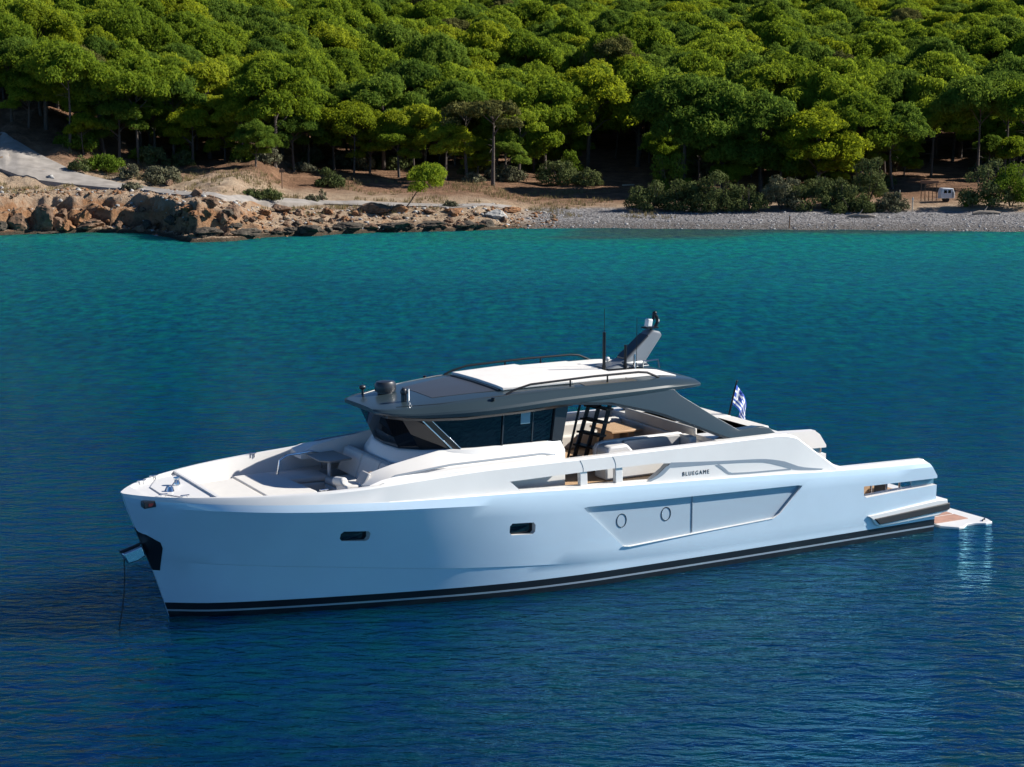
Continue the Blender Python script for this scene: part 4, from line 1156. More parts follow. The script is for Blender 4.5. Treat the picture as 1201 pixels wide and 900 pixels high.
mb_ = MB(); c0 = Vector((-0.98, -0.05, 1.42)); c1 = Vector((-1.30, -0.30, -0.3))
for k in range(44):
    p_ = c0.lerp(c1, k / 43) + Vector((0.07 * math.sin(math.pi * k / 43), 0, -0.0)); d_ = (c1 - c0).normalized(); a_ = d_.orthogonal().normalized() if k % 2 else d_.cross(d_.orthogonal()).normalized()
    mb_.tube([p_ - d_ * 0.026 + a_ * 0.013, p_ + d_ * 0.026 + a_ * 0.013, p_ + d_ * 0.026 - a_ * 0.013, p_ - d_ * 0.026 - a_ * 0.013, p_ - d_ * 0.026 + a_ * 0.013], 0.0075, 4)
part(mb_, "anchor_chain", RAILB)
nl = part(MB().prism([(-0.72, 2.72), (-0.36, 2.74), (-0.36, 2.86), (-0.46, 2.88), (-0.72, 2.86)], 'y', -(hull_y(-0.5, 2.8) + 0.05), -(hull_y(-0.5, 2.8) - 0.2)), "navigation_light", BLACK, 0.02)
part(MB().box(-0.62, -0.46, -(hull_y(-0.5, 2.8) + 0.058), -(hull_y(-0.5, 2.8) + 0.03), 2.765, 2.83), "lens", REDL, parent=nl)

# ---- forward lounge
part(MB().box(2.98, 5.3, -1.70, 1.80, 2.055, 2.075), "lounge_floor", TEAK)
part(MB().prism([(3.15, 1.05), (4.35, 0.95), (4.35, 1.82), (3.1, 1.82)], 'z', 2.08, 2.42).prism([(3.15, 1.07), (4.35, 0.97), (4.35, 1.80), (3.12, 1.80)], 'z', 2.43, 2.58, 0), "side_bench", CUSH, 0.05, seg=3)
part(MB().prism([(4.2, 0.9), (5.2, 0.9), (5.2, -1.8), (4.35, -1.8)], 'z', 2.08, 2.40).prism([(4.2, 0.88), (5.2, 0.9), (5.2, -1.78), (4.35, -1.78)], 'z', 2.41, 2.56), "aft_bench", CUSH, 0.05, seg=3)
mb_ = MB()
for (y0, y1) in ((-1.55, -0.55), (-0.53, 0.47), (0.49, 1.55)):
    mb_.loft([[(4.82, yy, 2.56), (5.02, yy, 3.10), (5.14, yy, 3.14), (5.24, yy, 3.08), (5.10, yy, 2.56)] for yy in (y0 + 0.01, y1 - 0.01)])
part(mb_, "backrest", CUSH, 0.035, seg=3)
part(MB().tube([(3.30, 1.60, 2.58), (3.36, 1.60, 2.92), (3.55, 1.62, 3.02), (4.2, 1.66, 3.04), (4.42, 1.66, 2.98), (4.46, 1.66, 2.60)], 0.028, 8), "grab_rail", STEEL)
t_ = part(MB().prism([(4.02, 1.55), (4.78, 1.65), (4.82, 0.62), (4.22, 0.52), (4.02, 0.75)], 'z', 2.965, 3.01), "lounge_table", mat("dark_table_top", (0.30, 0.27, 0.24), 0.4), 0.012)
part(MB().tube([(4.42, 1.08, 2.07), (4.42, 1.08, 2.965)], 0.045, 12), "table_leg", W_DECK, parent=t_)
part(MB().tube([(3.55, -1.32, 2.98), (3.62, -1.70, 3.02)], 0.10, 14).prism([(3.55, -1.35), (4.1, -1.25), (4.15, -1.85), (3.6, -1.85)], 'z', 2.55, 2.95), "chaise", CUSH, 0.04)
part(MB().loft([[(4.05, yy, 2.80), (4.28, yy, 3.13), (4.40, yy, 3.14), (4.34, yy, 2.80)] for yy in (-1.98, -1.45)]), "chaise_back", TAN, 0.03)
part(MB().loft([[(3.92, yy, 2.90), (4.12, yy, 3.20), (4.19, yy, 3.18), (4.03, yy, 2.86)] for yy in (-1.9, -1.5)]), "pillow", CUSHG, 0.03)

# ---- deckhouse base and side coamings
base = []
for t in np.linspace(0, 1, 2): pass
bot = [(5.20, 0), (5.24, .7), (5.40, 1.25), (5.85, 1.75), (6.5, 2.02), (7.5, 2.06), (9.15, 2.08)]
sil = [(5.36, 0), (5.42, .7), (5.72, 1.25), (6.28, 1.68), (7.0, 1.83), (8.0, 1.88), (9.13, 1.90)]
def sym(L, z): 
    P_ = [(x_, -y_, z) for x_, y_ in L[::-1]] + [(x_, y_, z) for x_, y_ in L[1:]]
    return P_
zs_ = lambda L, f: [(x_, y_, f(x_)) for x_, y_, _ in sym(L, 0)]
sillz = lambda x_: float(np.interp(x_, [5.3, 6.2, 9.2], [3.40, 3.50, 3.48]))
part(MB().loft([sym(bot, 2.34), zs_(bot, lambda x_: sillz(x_) - 0.34), zs_([(a + 0.03, b_ * 0.97) for a, b_ in bot], lambda x_: sillz(x_) - 0.22), zs_([(a - 0.03, b_ + 0.05) for a, b_ in sil], lambda x_: sillz(x_) - 0.02), zs_(sil, sillz)]), "deckhouse", W_DECK, 0.015, smooth=40)
def coaming(s_):
    secs = []
    for x_ in (3.95, 4.25, 4.8, 5.4, 6.0, 7.0, 8.0, 8.7, 9.0, 9.08):
        yo = b_sh(x_) - ledge(x_) - 0.10
        z1 = float(np.interp(x_, [3.95, 4.3, 6, 9.1], [2.98, 3.08, 3.20, 3.21])); z2 = float(np.interp(x_, [3.95, 4.3, 6, 9.1], [2.99, 3.22, 3.50, 3.47]))
        yi = float(np.interp(x_, [3.95, 5.0, 6.2, 9.1], [1.72, 1.62, 1.62, 1.80])); ym = float(np.interp(x_, [3.95, 6.2, 9.1], [yo - 0.12, 2.16, 2.16]))
        e = float(np.interp(x_, [8.7, 9.08], [0, 0.16]))
        zb = 2.86
        secs.append([(x_, s_ * yo, zb), (x_, s_ * (yo - 0.01), z1 - 0.05 - e), (x_, s_ * (yo - 0.05), z1 - e), (x_, s_ * (ym + 0.10), z1 + 0.02 - e), (x_, s_ * (ym + 0.06), z1 - 0.015 - e), (x_, s_ * (ym + 0.0), z1 - 0.01 - e),
                     (x_, s_ * (ym - 0.03), z1 + 0.05 - e), (x_, s_ * (yi + 0.10), z2 - 0.05 - e), (x_, s_ * yi, z2 - 0.02 - e), (x_, s_ * (yi - 0.02), zb)])
    part(MB().loft(secs), "side_coaming", W_DECK, 0.012, smooth=40)
    part(MB().tube([(4.45, s_ * 2.26, 3.10), (4.6, s_ * 2.27, 3.16), (6.0, s_ * 2.26, 3.265), (8.4, s_ * 2.26, 3.275), (8.75, s_ * 2.27, 3.22)], 0.026, 8), "handrail", GREYTR)
both(coaming)
for (x0, x1) in ((5.4, 13.2),):
    for s_ in (PORT, STBD):
        part(MB().prism([(x0, s_ * 2.05), (x1, s_ * 2.05), (x1, s_ * 2.40), (x0, s_ * 2.36)], 'z', 2.335, 2.352), "side_deck", TEAK)
def rail_posts(s_):
    for (x_, w_) in ((9.34, 0.20), (10.33, 0.20)):
        part(MB().prism([(x_ - w_ / 2, 2.84), (x_ + w_ / 2, 2.84), (x_ + w_ / 2 + 0.02, z_de(x_) + 0.0), (x_ - w_ / 2 + 0.02, z_de(x_) + 0.0)], 'y', *sorted((s_ * 2.47, s_ * 2.60))), "rail_post", W_DECK, 0.012)
both(rail_posts)
# seams of the boarding gate, as fine dark joints proud of the bulwark
def gate(s_):
    for (xa, xb) in ((9.24, 9.32), (10.14, 10.22)):
        def P_(x_, z_):
            t = (z_ - z_de(x_)) / (ztop(x_) - z_de(x_)); return (x_, s_ * (b_sh(x_) - ledge(x_) - 0.016 - 0.04 * t), z_)
        part(MB().tube([P_(xa, 3.09), P_(xb - 0.03, 3.0), P_(xb, 2.90), P_(xb, 2.815)], 0.007, 5), "gate_seam", GREYTR)
both(gate)
# grey flowing trim aft of the opening
def trim(s_):
    def Y_(x_, z_):
        yo = b_sh(x_) * (stbd(x_) if s_ > 0 else 1) - ledge(x_); t = (z_ - z_de(x_)) / max(0.2, ztop(x_) - z_de(x_)); return s_ * (yo - 0.016 - 0.04 * t + 0.006)
    def band(top, bot_, name):
        n_ = 24; X_ = np.linspace(0, 1, n_); ft = curve([p[0] for p in top], [p[1] for p in top]); fb = curve([p[0] for p in bot_], [p[1] for p in bot_])
        xa, xb = max(top[0][0], bot_[0][0]), min(top[-1][0], bot_[-1][0])
        secs = []
        for q in X_:
            x_ = top[0][0] + (top[-1][0] - top[0][0]) * q; xl = bot_[0][0] + (bot_[-1][0] - bot_[0][0]) * q
            zt_, zb_ = ft(x_), fb(xl)
            secs.append([(x_, Y_(x_, zt_), zt_), (x_, Y_(x_, zt_) - s_ * 0.03, zt_), (xl, Y_(xl, zb_) - s_ * 0.03, zb_), (xl, Y_(xl, zb_), zb_)])
        part(MB().loft(secs), name, GREYTR, smooth=40)
    band([(11.80, 2.78), (13.37, 2.66), (14.56, 2.58), (15.2, 2.46), (15.78, 2.25), (16.5, 2.125)], [(11.64, 2.66), (13.37, 2.585), (14.56, 2.49), (15.1, 2.345), (15.6, 2.19), (16.45, 2.095)], "recess_trim")
    band([(13.22, 2.585), (13.36, 2.50), (13.58, 2.335), (15.45, 2.24)], [(13.10, 2.575), (13.26, 2.47), (13.54, 2.29), (15.45, 2.205)], "recess_trim")
    band([(11.66, 2.70), (11.36, 2.50), (11.1, 2.40)][::-1], [(11.80, 2.68), (11.5, 2.47), (11.2, 2.38)][::-1], "recess_trim")
both(trim)
# lettering on the bulwark
def lettering(txt, x0, x1, z0, z1, s_):
    cu = bpy.data.curves.new("lettering", 'FONT'); cu.body = txt; cu.size = 1.0; cu.extrude = 0.002; cu.space_character = 1.4
    o = bpy.data.objects.new("lettering", cu); COL.objects.link(o)
    dg = bpy.context.evaluated_depsgraph_get(); me_ = bpy.data.meshes.new_from_object(o.evaluated_get(dg))
    bpy.data.objects.remove(o); bpy.data.curves.remove(cu)
    co = np.array([v_.co[:] for v_ in me_.vertices]); lo, hi = co.min(0), co.max(0)
    for v_ in me_.vertices:
        fx = (v_.co.x - lo[0]) / (hi[0] - lo[0]); fz = (v_.co.y - lo[1]) / (hi[1] - lo[1])
        x_ = x0 + (x1 - x0) * fx if s_ < 0 else x1 - (x1 - x0) * fx
        z_ = z0 + (z1 - z0) * fz + 0.03 * (0.5 - (x_ - x0) / (x1 - x0)) * 0.6
        yo = b_sh(x_) - ledge(x_); t = (z_ - z_de(x_)) / max(0.2, ztop(x_) - z_de(x_))
        v_.co = (x_, s_ * (yo - 0.016 - 0.04 * t + 0.004 + (v_.co.z + 0.002)), z_)
    me_.materials.clear(); me_.materials.append(BLACK)
    o = bpy.data.objects.new("lettering", me_); COL.objects.link(o); o.parent = yacht
    o["label"] = "small dark capital letters reading BLUEGAME on the bulwark" if False else "small dark capital letters on the bulwark"
both(lambda s_: lettering("BLUEGAME", 12.13, 12.92, 2.40, 2.50, s_))

# ---- cabin glass
gb = [(5.38, 0), (5.44, .68), (5.74, 1.22), (6.26, 1.64), (7.0, 1.80), (8.0, 1.85), (9.10, 1.87)]
gt = [(4.96, 0), (5.01, .70), (5.24, 1.12), (5.66, 1.40), (6.7, 1.76), (7.9, 1.84), (9.25, 1.88)]
top_z = lambda x_: float(np.interp(x_, [5.1, 5.7, 7, 9.3], [4.34, 4.30, 4.31, 4.40]))
cab = part(MB().loft([zs_(gb, lambda x_: sillz(x_) + 0.002), zs_(gt, top_z)]), "cabin_glass", GLASS, smooth=20)
def pillars(s_):
    a, b_ = Vector((5.58, s_ * 1.34, 4.27)), Vector((6.28, s_ * 1.665, 3.50))
    dx = Vector((0.16, s_ * 0.055, 0)); out = Vector((-0.01, s_ * 0.03, 0))
    def bar(off, w, m, nm, th):
        o1 = a + dx * off; o2 = b_ + dx * off
        w1 = dx * w
        mb_ = MB().loft([[o1 - out, o1 + out * th, o1 + w1 + out * th, o1 + w1 - out], [o2 - out, o2 + out * th, o2 + w1 + out * th, o2 + w1 - out]])
        part(mb_, nm, m, 0.005, parent=cab)
    bar(0.18, 0.24, STEEL, "pillar_trim", 1.0); bar(0.42, 1.05, BRONZE, "pillar", 0.7); bar(1.47, 0.16, STEEL, "pillar_trim", 0.9)
    for x_ in (7.55, 8.35):
        part(MB().tube([(x_, s_ * 1.86, sillz(x_)), (x_ + 0.06, s_ * 1.85, top_z(x_))], 0.022, 4), "window_mullion", ROOFDK, parent=cab)
    part(MB().prism([(8.86, 3.42), (9.14, 3.40), (9.34, 4.43), (8.98, 4.43)], 'y', *sorted((s_ * 1.84, s_ * 1.94))), "door_frame", ROOFDK, 0.01, parent=cab)
    part(MB().prism([(9.02, 2.36), (9.16, 2.36), (9.16, 3.44), (9.02, 3.44)], 'y', *sorted((s_ * 1.75, s_ * 1.95))), "door_post", ROOFDK, 0.01, parent=cab)
    part(MB().prism([(8.05, 3.95), (8.30, 3.95), (8.31, 4.22), (8.06, 4.22)], 'y', *sorted((s_ * 1.856, s_ * 1.868))), "see_through_patch", mat("see_through_blue", (0.16, 0.27, 0.33), 0.15), 0.0, parent=cab)  # pale blue patch standing in for brightness seen through the cabin glass
both(pillars)
part(MB().box(9.12, 9.17, -1.85, 1.85, 2.36, 4.42), "aft_door_glass", GLASS)

# ---- hardtop
rw = curve([4.76, 4.86, 5.16, 5.76, 6.6, 8, 10, 12, 13.0, 13.12], [0.85, 1.10, 1.37, 1.60, 1.90, 2.08, 2.10, 2.08, 2.02, 1.96])
rzt = curve([4.76, 5.8, 6.6, 8, 10, 12, 13.12], [4.43, 4.53, 4.61, 4.70, 4.74, 4.74, 4.62])
rzb = curve([4.76, 5.8, 7, 9, 12, 13.12], [4.33, 4.235, 4.245, 4.35, 4.42, 4.47])
secs = []
for x_ in (4.76, 4.80, 4.86, 5.0, 5.2, 5.4, 5.7, 6.1, 6.6, 7.2, 8, 9, 10, 11, 12, 12.6, 13.0, 13.12):
    w, zt_, zb_ = rw(x_), rzt(x_), rzb(x_); h_ = zt_ - zb_
    half_ = [(0, zt_), (0.45 * w, zt_ - 0.03 * h_), (0.74 * w, zt_ - 0.10 * h_), (0.86 * w, zt_ - 0.17 * h_), (0.885 * w, zt_ - 0.24 * h_), (0.985 * w, zb_ + 0.45 * h_), (w, zb_ + 0.30 * h_), ((0.99 if x_ < 9 else 1.0) * w, zb_ + 0.05 * h_), ((0.955 if x_ < 9 else 0.998) * w, zb_)]
    secs.append([(x_, -y_, z_) for y_, z_ in half_[::-1]] + [(x_, y_, z_) for y_, z_ in half_[1:]])
roof = part(MB().loft(secs), "hardtop", ROOF, 0.0, smooth=28)
for s_ in (PORT, STBD):       # dark soffit lip under the roof edge
    secs = []
    for x_ in (4.95, 5.3, 5.8, 6.6, 8, 9.4):
        w, zb_ = rw(x_), rzb(x_); secs.append([(x_, s_ * 0.98 * w, zb_ - 0.004), (x_, s_ * 0.955 * w, zb_ - 0.065), (x_, s_ * 0.84 * w, zb_ - 0.065), (x_, s_ * 0.84 * w, zb_ - 0.004)])
    part(MB().loft(secs), "soffit_lip", ROOFDK, parent=roof)
part(MB().loft([[(4.86, yy, 4.335), (4.98, yy, 4.22), (5.25, yy, 4.20), (5.25, yy, 4.27)] for yy in (-1.02, 1.02)]), "soffit_lip", ROOFDK, 0.01, parent=roof)
def on_roof(x_, y_): 
    w, zt_, zb_ = rw(x_), rzt(x_), rzb(x_); h_ = zt_ - zb_; q = abs(y_) / w
    return float(np.interp(q, [0, .45, .74, .86, .885, .985], [zt_, zt_ - .03 * h_, zt_ - .10 * h_, zt_ - .17 * h_, zt_ - .24 * h_, zb_ + .45 * h_]))
def roof_sheet(xr, yr, lift, thick, name, m, ny=9, nx=10, bev=0.0, parent=roof, taper=None):
    X_ = np.linspace(*xr, nx); secs = []
    for x_ in X_:
        k = 1.0 if taper is None else float(np.interp(x_, xr, taper))
        Y_ = np.linspace(yr[0] * k, yr[1] * k, ny)
        secs.append([(x_, y_, on_roof(x_, y_) + lift) for y_ in Y_] + [(x_, y_, on_roof(x_, y_) + lift - thick) for y_ in Y_[::-1]])
    return part(MB().loft(secs), name, m, bev, parent=parent, smooth=30)
roof_sheet((6.25, 7.75), (-1.0, 1.0), 0.006, 0.03, "skylight", SKYL, taper=(0.82, 1.2))
roof_sheet((7.78, 7.95), (-1.22, 1.22), 0.035, 0.06, "awning_box", ROOFDK)
roof_sheet((7.86, 9.75), (-1.42, 1.42), 0.085, 0.075, "awning", AWN, bev=0.02, taper=(0.93, 1.03))
roof_sheet((9.75, 11.25), (-1.42, 1.42), 0.05, 0.05, "awning", AWN, bev=0.015)
roof_sheet((11.27, 12.75), (-1.42, -0.55), 0.03, 0.03, "awning", AWN, bev=0.01)
roof_sheet((11.27, 12.75), (0.55, 1.42), 0.03, 0.03, "awning", AWN, bev=0.01)
roof_sheet((9.9, 11.4), (-1.72, -1.45), 0.008, 0.02, "solar_strip", mat("brown_solar", (0.10, 0.085, 0.055), 0.3))
roof_sheet((11.2, 12.6), (-0.54, 0.54), 0.02, 0.03, "mast_base", ROOFDK)
for s_ in (PORT, STBD):
    part(MB().tube([(5.25, s_ * 0.98, on_roof(5.25, .98) + 0.002), (6.2, s_ * 1.42, on_roof(6.2, 1.42) + 0.002), (7.6, s_ * 1.66, on_roof(7.6, 1.66) + 0.002), (9.6, s_ * 1.74, on_roof(9.6, 1.74) + 0.002)], 0.010, 5), "roof_seam", ROOFDK, parent=roof)
    y_ = s_ * 1.62
    zr = lambda x_: on_roof(x_, 1.62)
    rail = part(MB().tube([(7.80, y_, zr(7.8)), (8.02, y_, zr(8) + 0.08), (8.45, y_, zr(8.4) + 0.16), (10.2, y_, zr(10.2) + 0.18), (11.5, y_, zr(11.5) + 0.18), (11.75, y_, zr(11.7) + 0.15), (12.1, y_, zr(12.1))], 0.028, 8), "roof_rail", RAILB)
    for x_ in (9.55, 10.6): part(MB().tube([(x_, y_, zr(x_)), (x_, y_, zr(x_) + 0.17)], 0.022, 6), "rail_foot", RAILB, parent=rail)
    part(MB().tube([(7.35, s_ * 1.80, on_roof(7.35, 1.8)), (7.35, s_ * 1.80, on_roof(7.35, 1.8) + 0.07)], 0.045, 10), "deck_light", RAILB)
# front roof equipment
part(MB().tube([(5.72, 0.62, on_roof(5.7, .6)), (5.72, 0.62, on_roof(5.7, .6) + 0.06)], 0.20, 18).loft([[(5.72 + r_ * 1.25 * math.cos(t), 0.62 + r_ * math.sin(t), on_roof(5.7, .6) + z_) for t in np.linspace(0, 6.2832, 21)[:-1]] for r_, z_ in ((0.21, 0.05), (0.215, 0.10), (0.21, 0.22), (0.18, 0.28), (0.08, 0.30))]), "satellite_dome", ROOFDK, 0.0)
part(MB().tube([(5.28, 0.98, on_roof(5.28, .98)), (5.28, 0.98, on_roof(5.28, .98) + 0.12)], 0.03, 8).ball((5.28, 0.98, on_roof(5.28, .98) + 0.17), 0.09, 0.07, 0.06, 12), "searchlight", ROOFDK)
part(MB().tube([(5.62, -0.62, on_roof(5.6, .6)), (5.62, -0.62, on_roof(5.6, .6) + 0.16)], 0.07, 12).ball((5.62, -0.62, on_roof(5.6, .6) + 0.23), 0.085, 0.085, 0.10, 12), "night_camera", ROOFDK)
part(MB().tube([(5.70, -0.70, on_roof(5.7, .7) + 0.02), (5.70, -0.70, on_roof(5.7, .7) + 0.30)], 0.022, 8), "camera_bracket", STEEL)

# ---- arches from the roof down to the bulwark
def arch(s_):
    kb = 1.0 if s_ < 0 else 0.97
    up = [(9.4, 4.45), (11.0, 4.46), (12.25, 4.46), (12.42, 4.30), (13.38, 3.70), (14.05, 3.31), (14.62, 3.335), (15.00, 3.275), (15.22, 3.09)]
    lo = [(9.1, 4.40), (10.4, 4.29), (11.45, 4.02), (11.9, 3.88), (12.75, 3.54), (13.45, 3.25), (13.92, 3.075), (14.6, 3.068), (15.20, 3.06)]
    n_ = 30
    fu = lambda q: (np.interp(q, np.linspace(0, 1, 9), [p[0] for p in up]), np.interp(q, np.linspace(0, 1, 9), [p[1] for p in up]))
    fl = lambda q: (np.interp(q, np.linspace(0, 1, 9), [p[0] for p in lo]), np.interp(q, np.linspace(0, 1, 9), [p[1] for p in lo]))
    secs = []
    for q in np.linspace(0, 1, 33):
        (xu, zu), (xl, zl) = fu(q), fl(q)
        yo = lambda z_: s_ * kb * (2.075 + 0.30 * max(0, 4.42 - z_) / 1.3); th = 0.26
        cx_, cz_ = xu, zu
        secs.append([(xl, yo(zl) + s_ * 0.0, zl + 0.0), (xl * 0.5 + xu * 0.5, yo((zl + zu) / 2) + s_ * 0.01, (zl + zu) / 2), (xu, yo(zu), zu), (xu, yo(zu) - s_ * th, zu), (xl, yo(zl) - s_ * th, zl)])
    part(MB().loft(secs), "roof_arch", ROOF, 0.012, smooth=30)
    secs = []
    for q in np.linspace(0, 1, 29):
        (xl, zl) = fl(q); yo = s_ * kb * (2.075 + 0.30 * max(0, 4.42 - zl) / 1.3)
        secs.append([(xl, yo + s_ * 0.012, zl + 0.0), (xl, yo + s_ * 0.012, zl - 0.05), (xl, yo - s_ * 0.25, zl - 0.05), (xl, yo - s_ * 0.25, zl)])
    part(MB().loft(secs), "arch_trim", ROOFDK)
both(arch)

# ---- mast and antennas
mast = part(MB().loft([[(11.45, -w, 4.79), (11.95, -w, 4.80), (12.62, -w, 4.86), (12.62, w, 4.86), (11.95, w, 4.80), (11.45, w, 4.79)][:0] or [(x_, y_, z_) for x_, y_, z_ in
      [(11.42, -w * 1.25, 4.77), (11.42, w * 1.25, 4.77), (12.68, w * 1.25, 4.77), (12.68, -w * 1.25, 4.77)]] for w in (0.30,)] + [
      [(11.80, -0.26, 4.87), (11.80, 0.26, 4.87), (12.62, 0.26, 4.87), (12.62, -0.26, 4.87)],
      [(12.05, -0.24, 4.96), (12.05, 0.24, 4.96), (12.66, 0.24, 4.93), (12.66, -0.24, 4.93)],
      [(12.80, -0.20, 5.60), (12.80, 0.20, 5.60), (13.14, 0.20, 5.50), (13.14, -0.20, 5.50)],
      [(12.90, -0.17, 5.65), (12.90, 0.17, 5.65), (13.10, 0.17, 5.60), (13.10, -0.17, 5.60)]]), "mast", mat("mast_grey", (0.17, 0.185, 0.20), 0.35, metal=0.2), 0.03, smooth=30)
part(MB().loft([[(12.03, -w, 4.985 + e), (12.03, w, 4.985 + e), (12.72, w, 5.53 + e), (12.72, -w, 5.53 + e)] for w, e in ((0.21, -0.03), (0.20, 0.015))]), "mast_panel", ROOFDK, 0.01, parent=mast)
part(MB().tube([(12.9, -0.06, 5.6), (12.87, -0.06, 5.70)], 0.03, 6).tube([(12.98, 0.06, 5.6), (12.97, 0.06, 5.70)], 0.03, 6).box(12.72, 13.08, -0.13, 0.13, 5.68, 5.72), "light_bracket", RAILB, parent=mast)
part(MB().prism([(12.74, 5.72), (12.90, 5.72), (12.93, 5.92), (12.78, 5.93)], 'y', -0.10, 0.06), "mast_light", W_DECK, 0.03, parent=mast)
part(MB().tube([(13.02, -0.05, 5.70), (13.10, -0.05, 5.85), (13.06, -0.05, 5.98), (12.98, -0.05, 6.06), (12.96, -0.05, 5.90)], 0.045, 8).ball((13.0, -0.05, 6.07), 0.06, 0.06, 0.05), "loudhailer", RAILB, parent=mast)
part(MB().ball((13.10, -0.05, 5.86), 0.04, 0.045, 0.07, 10), "mast_light", W_DECK, parent=mast)
part(MB().tube([(12.45, -0.38, 4.72), (12.45, -0.38, 4.90), (12.9, -0.38, 4.92), (12.95, -0.38, 4.70)], 0.025, 6), "horn", STEEL)
part(MB().tube([(11.80, 0.30, 4.78), (11.80, 0.30, 4.88)], 0.02, 6).ball((11.80, 0.30, 4.93), 0.07, 0.07, 0.06, 10), "gps_antenna", W_DECK)
for (x_, y_, z0, z1, r_) in ((11.33, -0.30, 4.72, 5.72, 0.042), (11.94, -0.34, 4.72, 5.36, 0.036), (11.58, 0.1, 4.72, 6.25, 0.008), (12.22, -0.42, 4.72, 6.05, 0.008), (12.2, -0.36, 4.72, 5.1, 0.03)):
    part(MB().tube([(x_, y_, z0), (x_, y_, z0 + 0.16)], r_ * 1.35, 8).tube([(x_, y_, z0 + 0.16), (x_, y_, z1)], r_, 8), "antenna", RAILB if z1 > 5.2 else STEEL)

# ---- cockpit
part(MB().box(9.15, 13.25, -2.04, 2.04, 2.336, 2.356), "cockpit_floor", TEAK)
lad = part(MB().tube([(10.12, -0.45, 2.36), (10.19, -0.5, 2.75), (10.62, -0.5, 4.40)], 0.032, 8), "ladder", RAILB)
for (xb, zb_, xt, y_) in ((10.40, 2.36, 11.05, -0.30), (10.50, 2.36, 11.12, -0.65), (10.60, 2.36, 11.19, -1.0)):
    part(MB().loft([[(xb - 0.05, y_ - 0.025, zb_), (xb + 0.05, y_ - 0.025, zb_), (xb + 0.05, y_ + 0.025, zb_), (xb - 0.05, y_ + 0.025, zb_)], [(xt - 0.05, y_ - 0.025, 4.42), (xt + 0.05, y_ - 0.025, 4.42), (xt + 0.05, y_ + 0.025, 4.42), (xt - 0.05, y_ + 0.025, 4.42)]]), "ladder_rail", RAILB, parent=lad)
for z_ in (2.6, 2.9, 3.22, 3.54, 3.87, 4.18):
    xc = 10.40 + 0.65 * (z_ - 2.36) / 2.06
    part(MB().loft([[(xc - 0.09, -0.22, z_), (xc + 0.13, -0.22, z_), (xc + 0.13, -0.22, z_ + 0.045), (xc - 0.09, -0.22, z_ + 0.045)], [(xc + 0.07, -1.04, z_), (xc + 0.28, -1.04, z_), (xc + 0.28, -1.04, z_ + 0.045), (xc + 0.07, -1.04, z_ + 0.045)]]), "ladder_tread", mat("brown_tread", (0.045, 0.034, 0.03), 0.5), parent=lad)
tt = part(MB().prism([(12.05, 1.55), (12.98, 1.55), (13.02, 0.45), (12.05, 0.45)], 'z', 2.90, 2.97), "cockpit_table", TEAK, 0.02)
for (x0, x1) in ((12.2, 12.4), (12.66, 12.86)): part(MB().box(x0, x1, 0.6, 1.4, 2.36, 2.90), "table_leg", mat("pale_oak", (0.45, 0.33, 0.21), 0.6), 0.01, parent=tt)
# near sofa: moulded white shell, cushions inside coloured grey for the shade there
part(MB().prism([(10.33, -2.02), (13.0, -2.02), (13.0, -1.35), (10.5, -1.35), (10.33, -1.5)], 'z', 2.36, 2.78), "sofa_base", W_DECK, 0.05)
part(MB().prism([(10.34, 2.76), (10.34, 3.06), (10.42, 3.18), (10.62, 3.225), (12.85, 3.225), (12.95, 3.18), (13.0, 2.76)], 'y', -1.50, -1.36), "sofa_back", W_DECK, 0.03)
part(MB().prism([(10.34, 2.76), (10.36, 3.08), (10.46, 3.18), (10.95, 3.20), (11.2, 2.95), (11.3, 2.76)], 'y', -2.02, -1.50), "sofa_arm", W_DECK, 0.05)
part(MB().box(12.78, 13.0, -2.02, -1.50, 2.76, 3.20), "sofa_arm", CUSH, 0.05)
part(MB().box(11.3, 12.78, -2.0, -1.62, 2.78, 2.92), "seat_cushion", CUSHG, 0.04)
part(MB().box(11.1, 12.76, -1.62, -1.51, 2.80, 3.20), "back_cushion", CUSHG, 0.03)
# far sofa and side shelf
part(MB().box(9.6, 13.2, 1.75, 2.05, 2.36, 3.02).box(10.2, 13.0, 1.62, 1.9, 2.36, 2.72), "side_sofa", CUSH, 0.05)
part(MB().box(9.3, 10.1, 1.0, 1.9, 2.36, 2.95), "wet_bar", CUSHG, 0.03)
# aft deck with sunpads
part(MB().prism([(13.22, -2.36), (15.55, -2.36), (15.75, -2.3), (15.75, 2.15), (15.55, 2.25), (13.22, 2.36)], 'z', 2.34, 3.02), "aft_deck", W_DECK, 0.03)
for (x0, x1, y0, y1) in ((13.3, 14.45, -1.55, 0.02), (13.3, 14.45, 0.05, 1.7), (14.5, 15.6, -1.55, 0.02), (14.5, 15.6, 0.05, 1.6)):
    part(MB().box(x0, x1, y0, y1, 3.022, 3.14), "sunpad", CUSH, 0.04, seg=3)
part(MB().box(13.25, 13.33, -1.55, 1.7, 3.022, 3.30), "sunpad_backrest", CUSH, 0.03)
part(MB().tube([(13.6, 1.98, 3.02), (13.62, 1.98, 3.16), (14.1, 1.98, 3.17), (14.25, 1.98, 3.02)], 0.022, 8), "grab_handle", RAILB)
part(MB().box(14.45, 15.5, 1.86, 1.92, 3.022, 3.06), "hatch_slot", GREYTR, 0.005)
part(MB().prism([(15.74, 0.84), (17.3, 0.84), (17.3, 1.95), (15.80, 3.0), (15.74, 3.0)], 'y', -2.25, 1.9), "stern_bulkhead", W_DECK, 0.03)
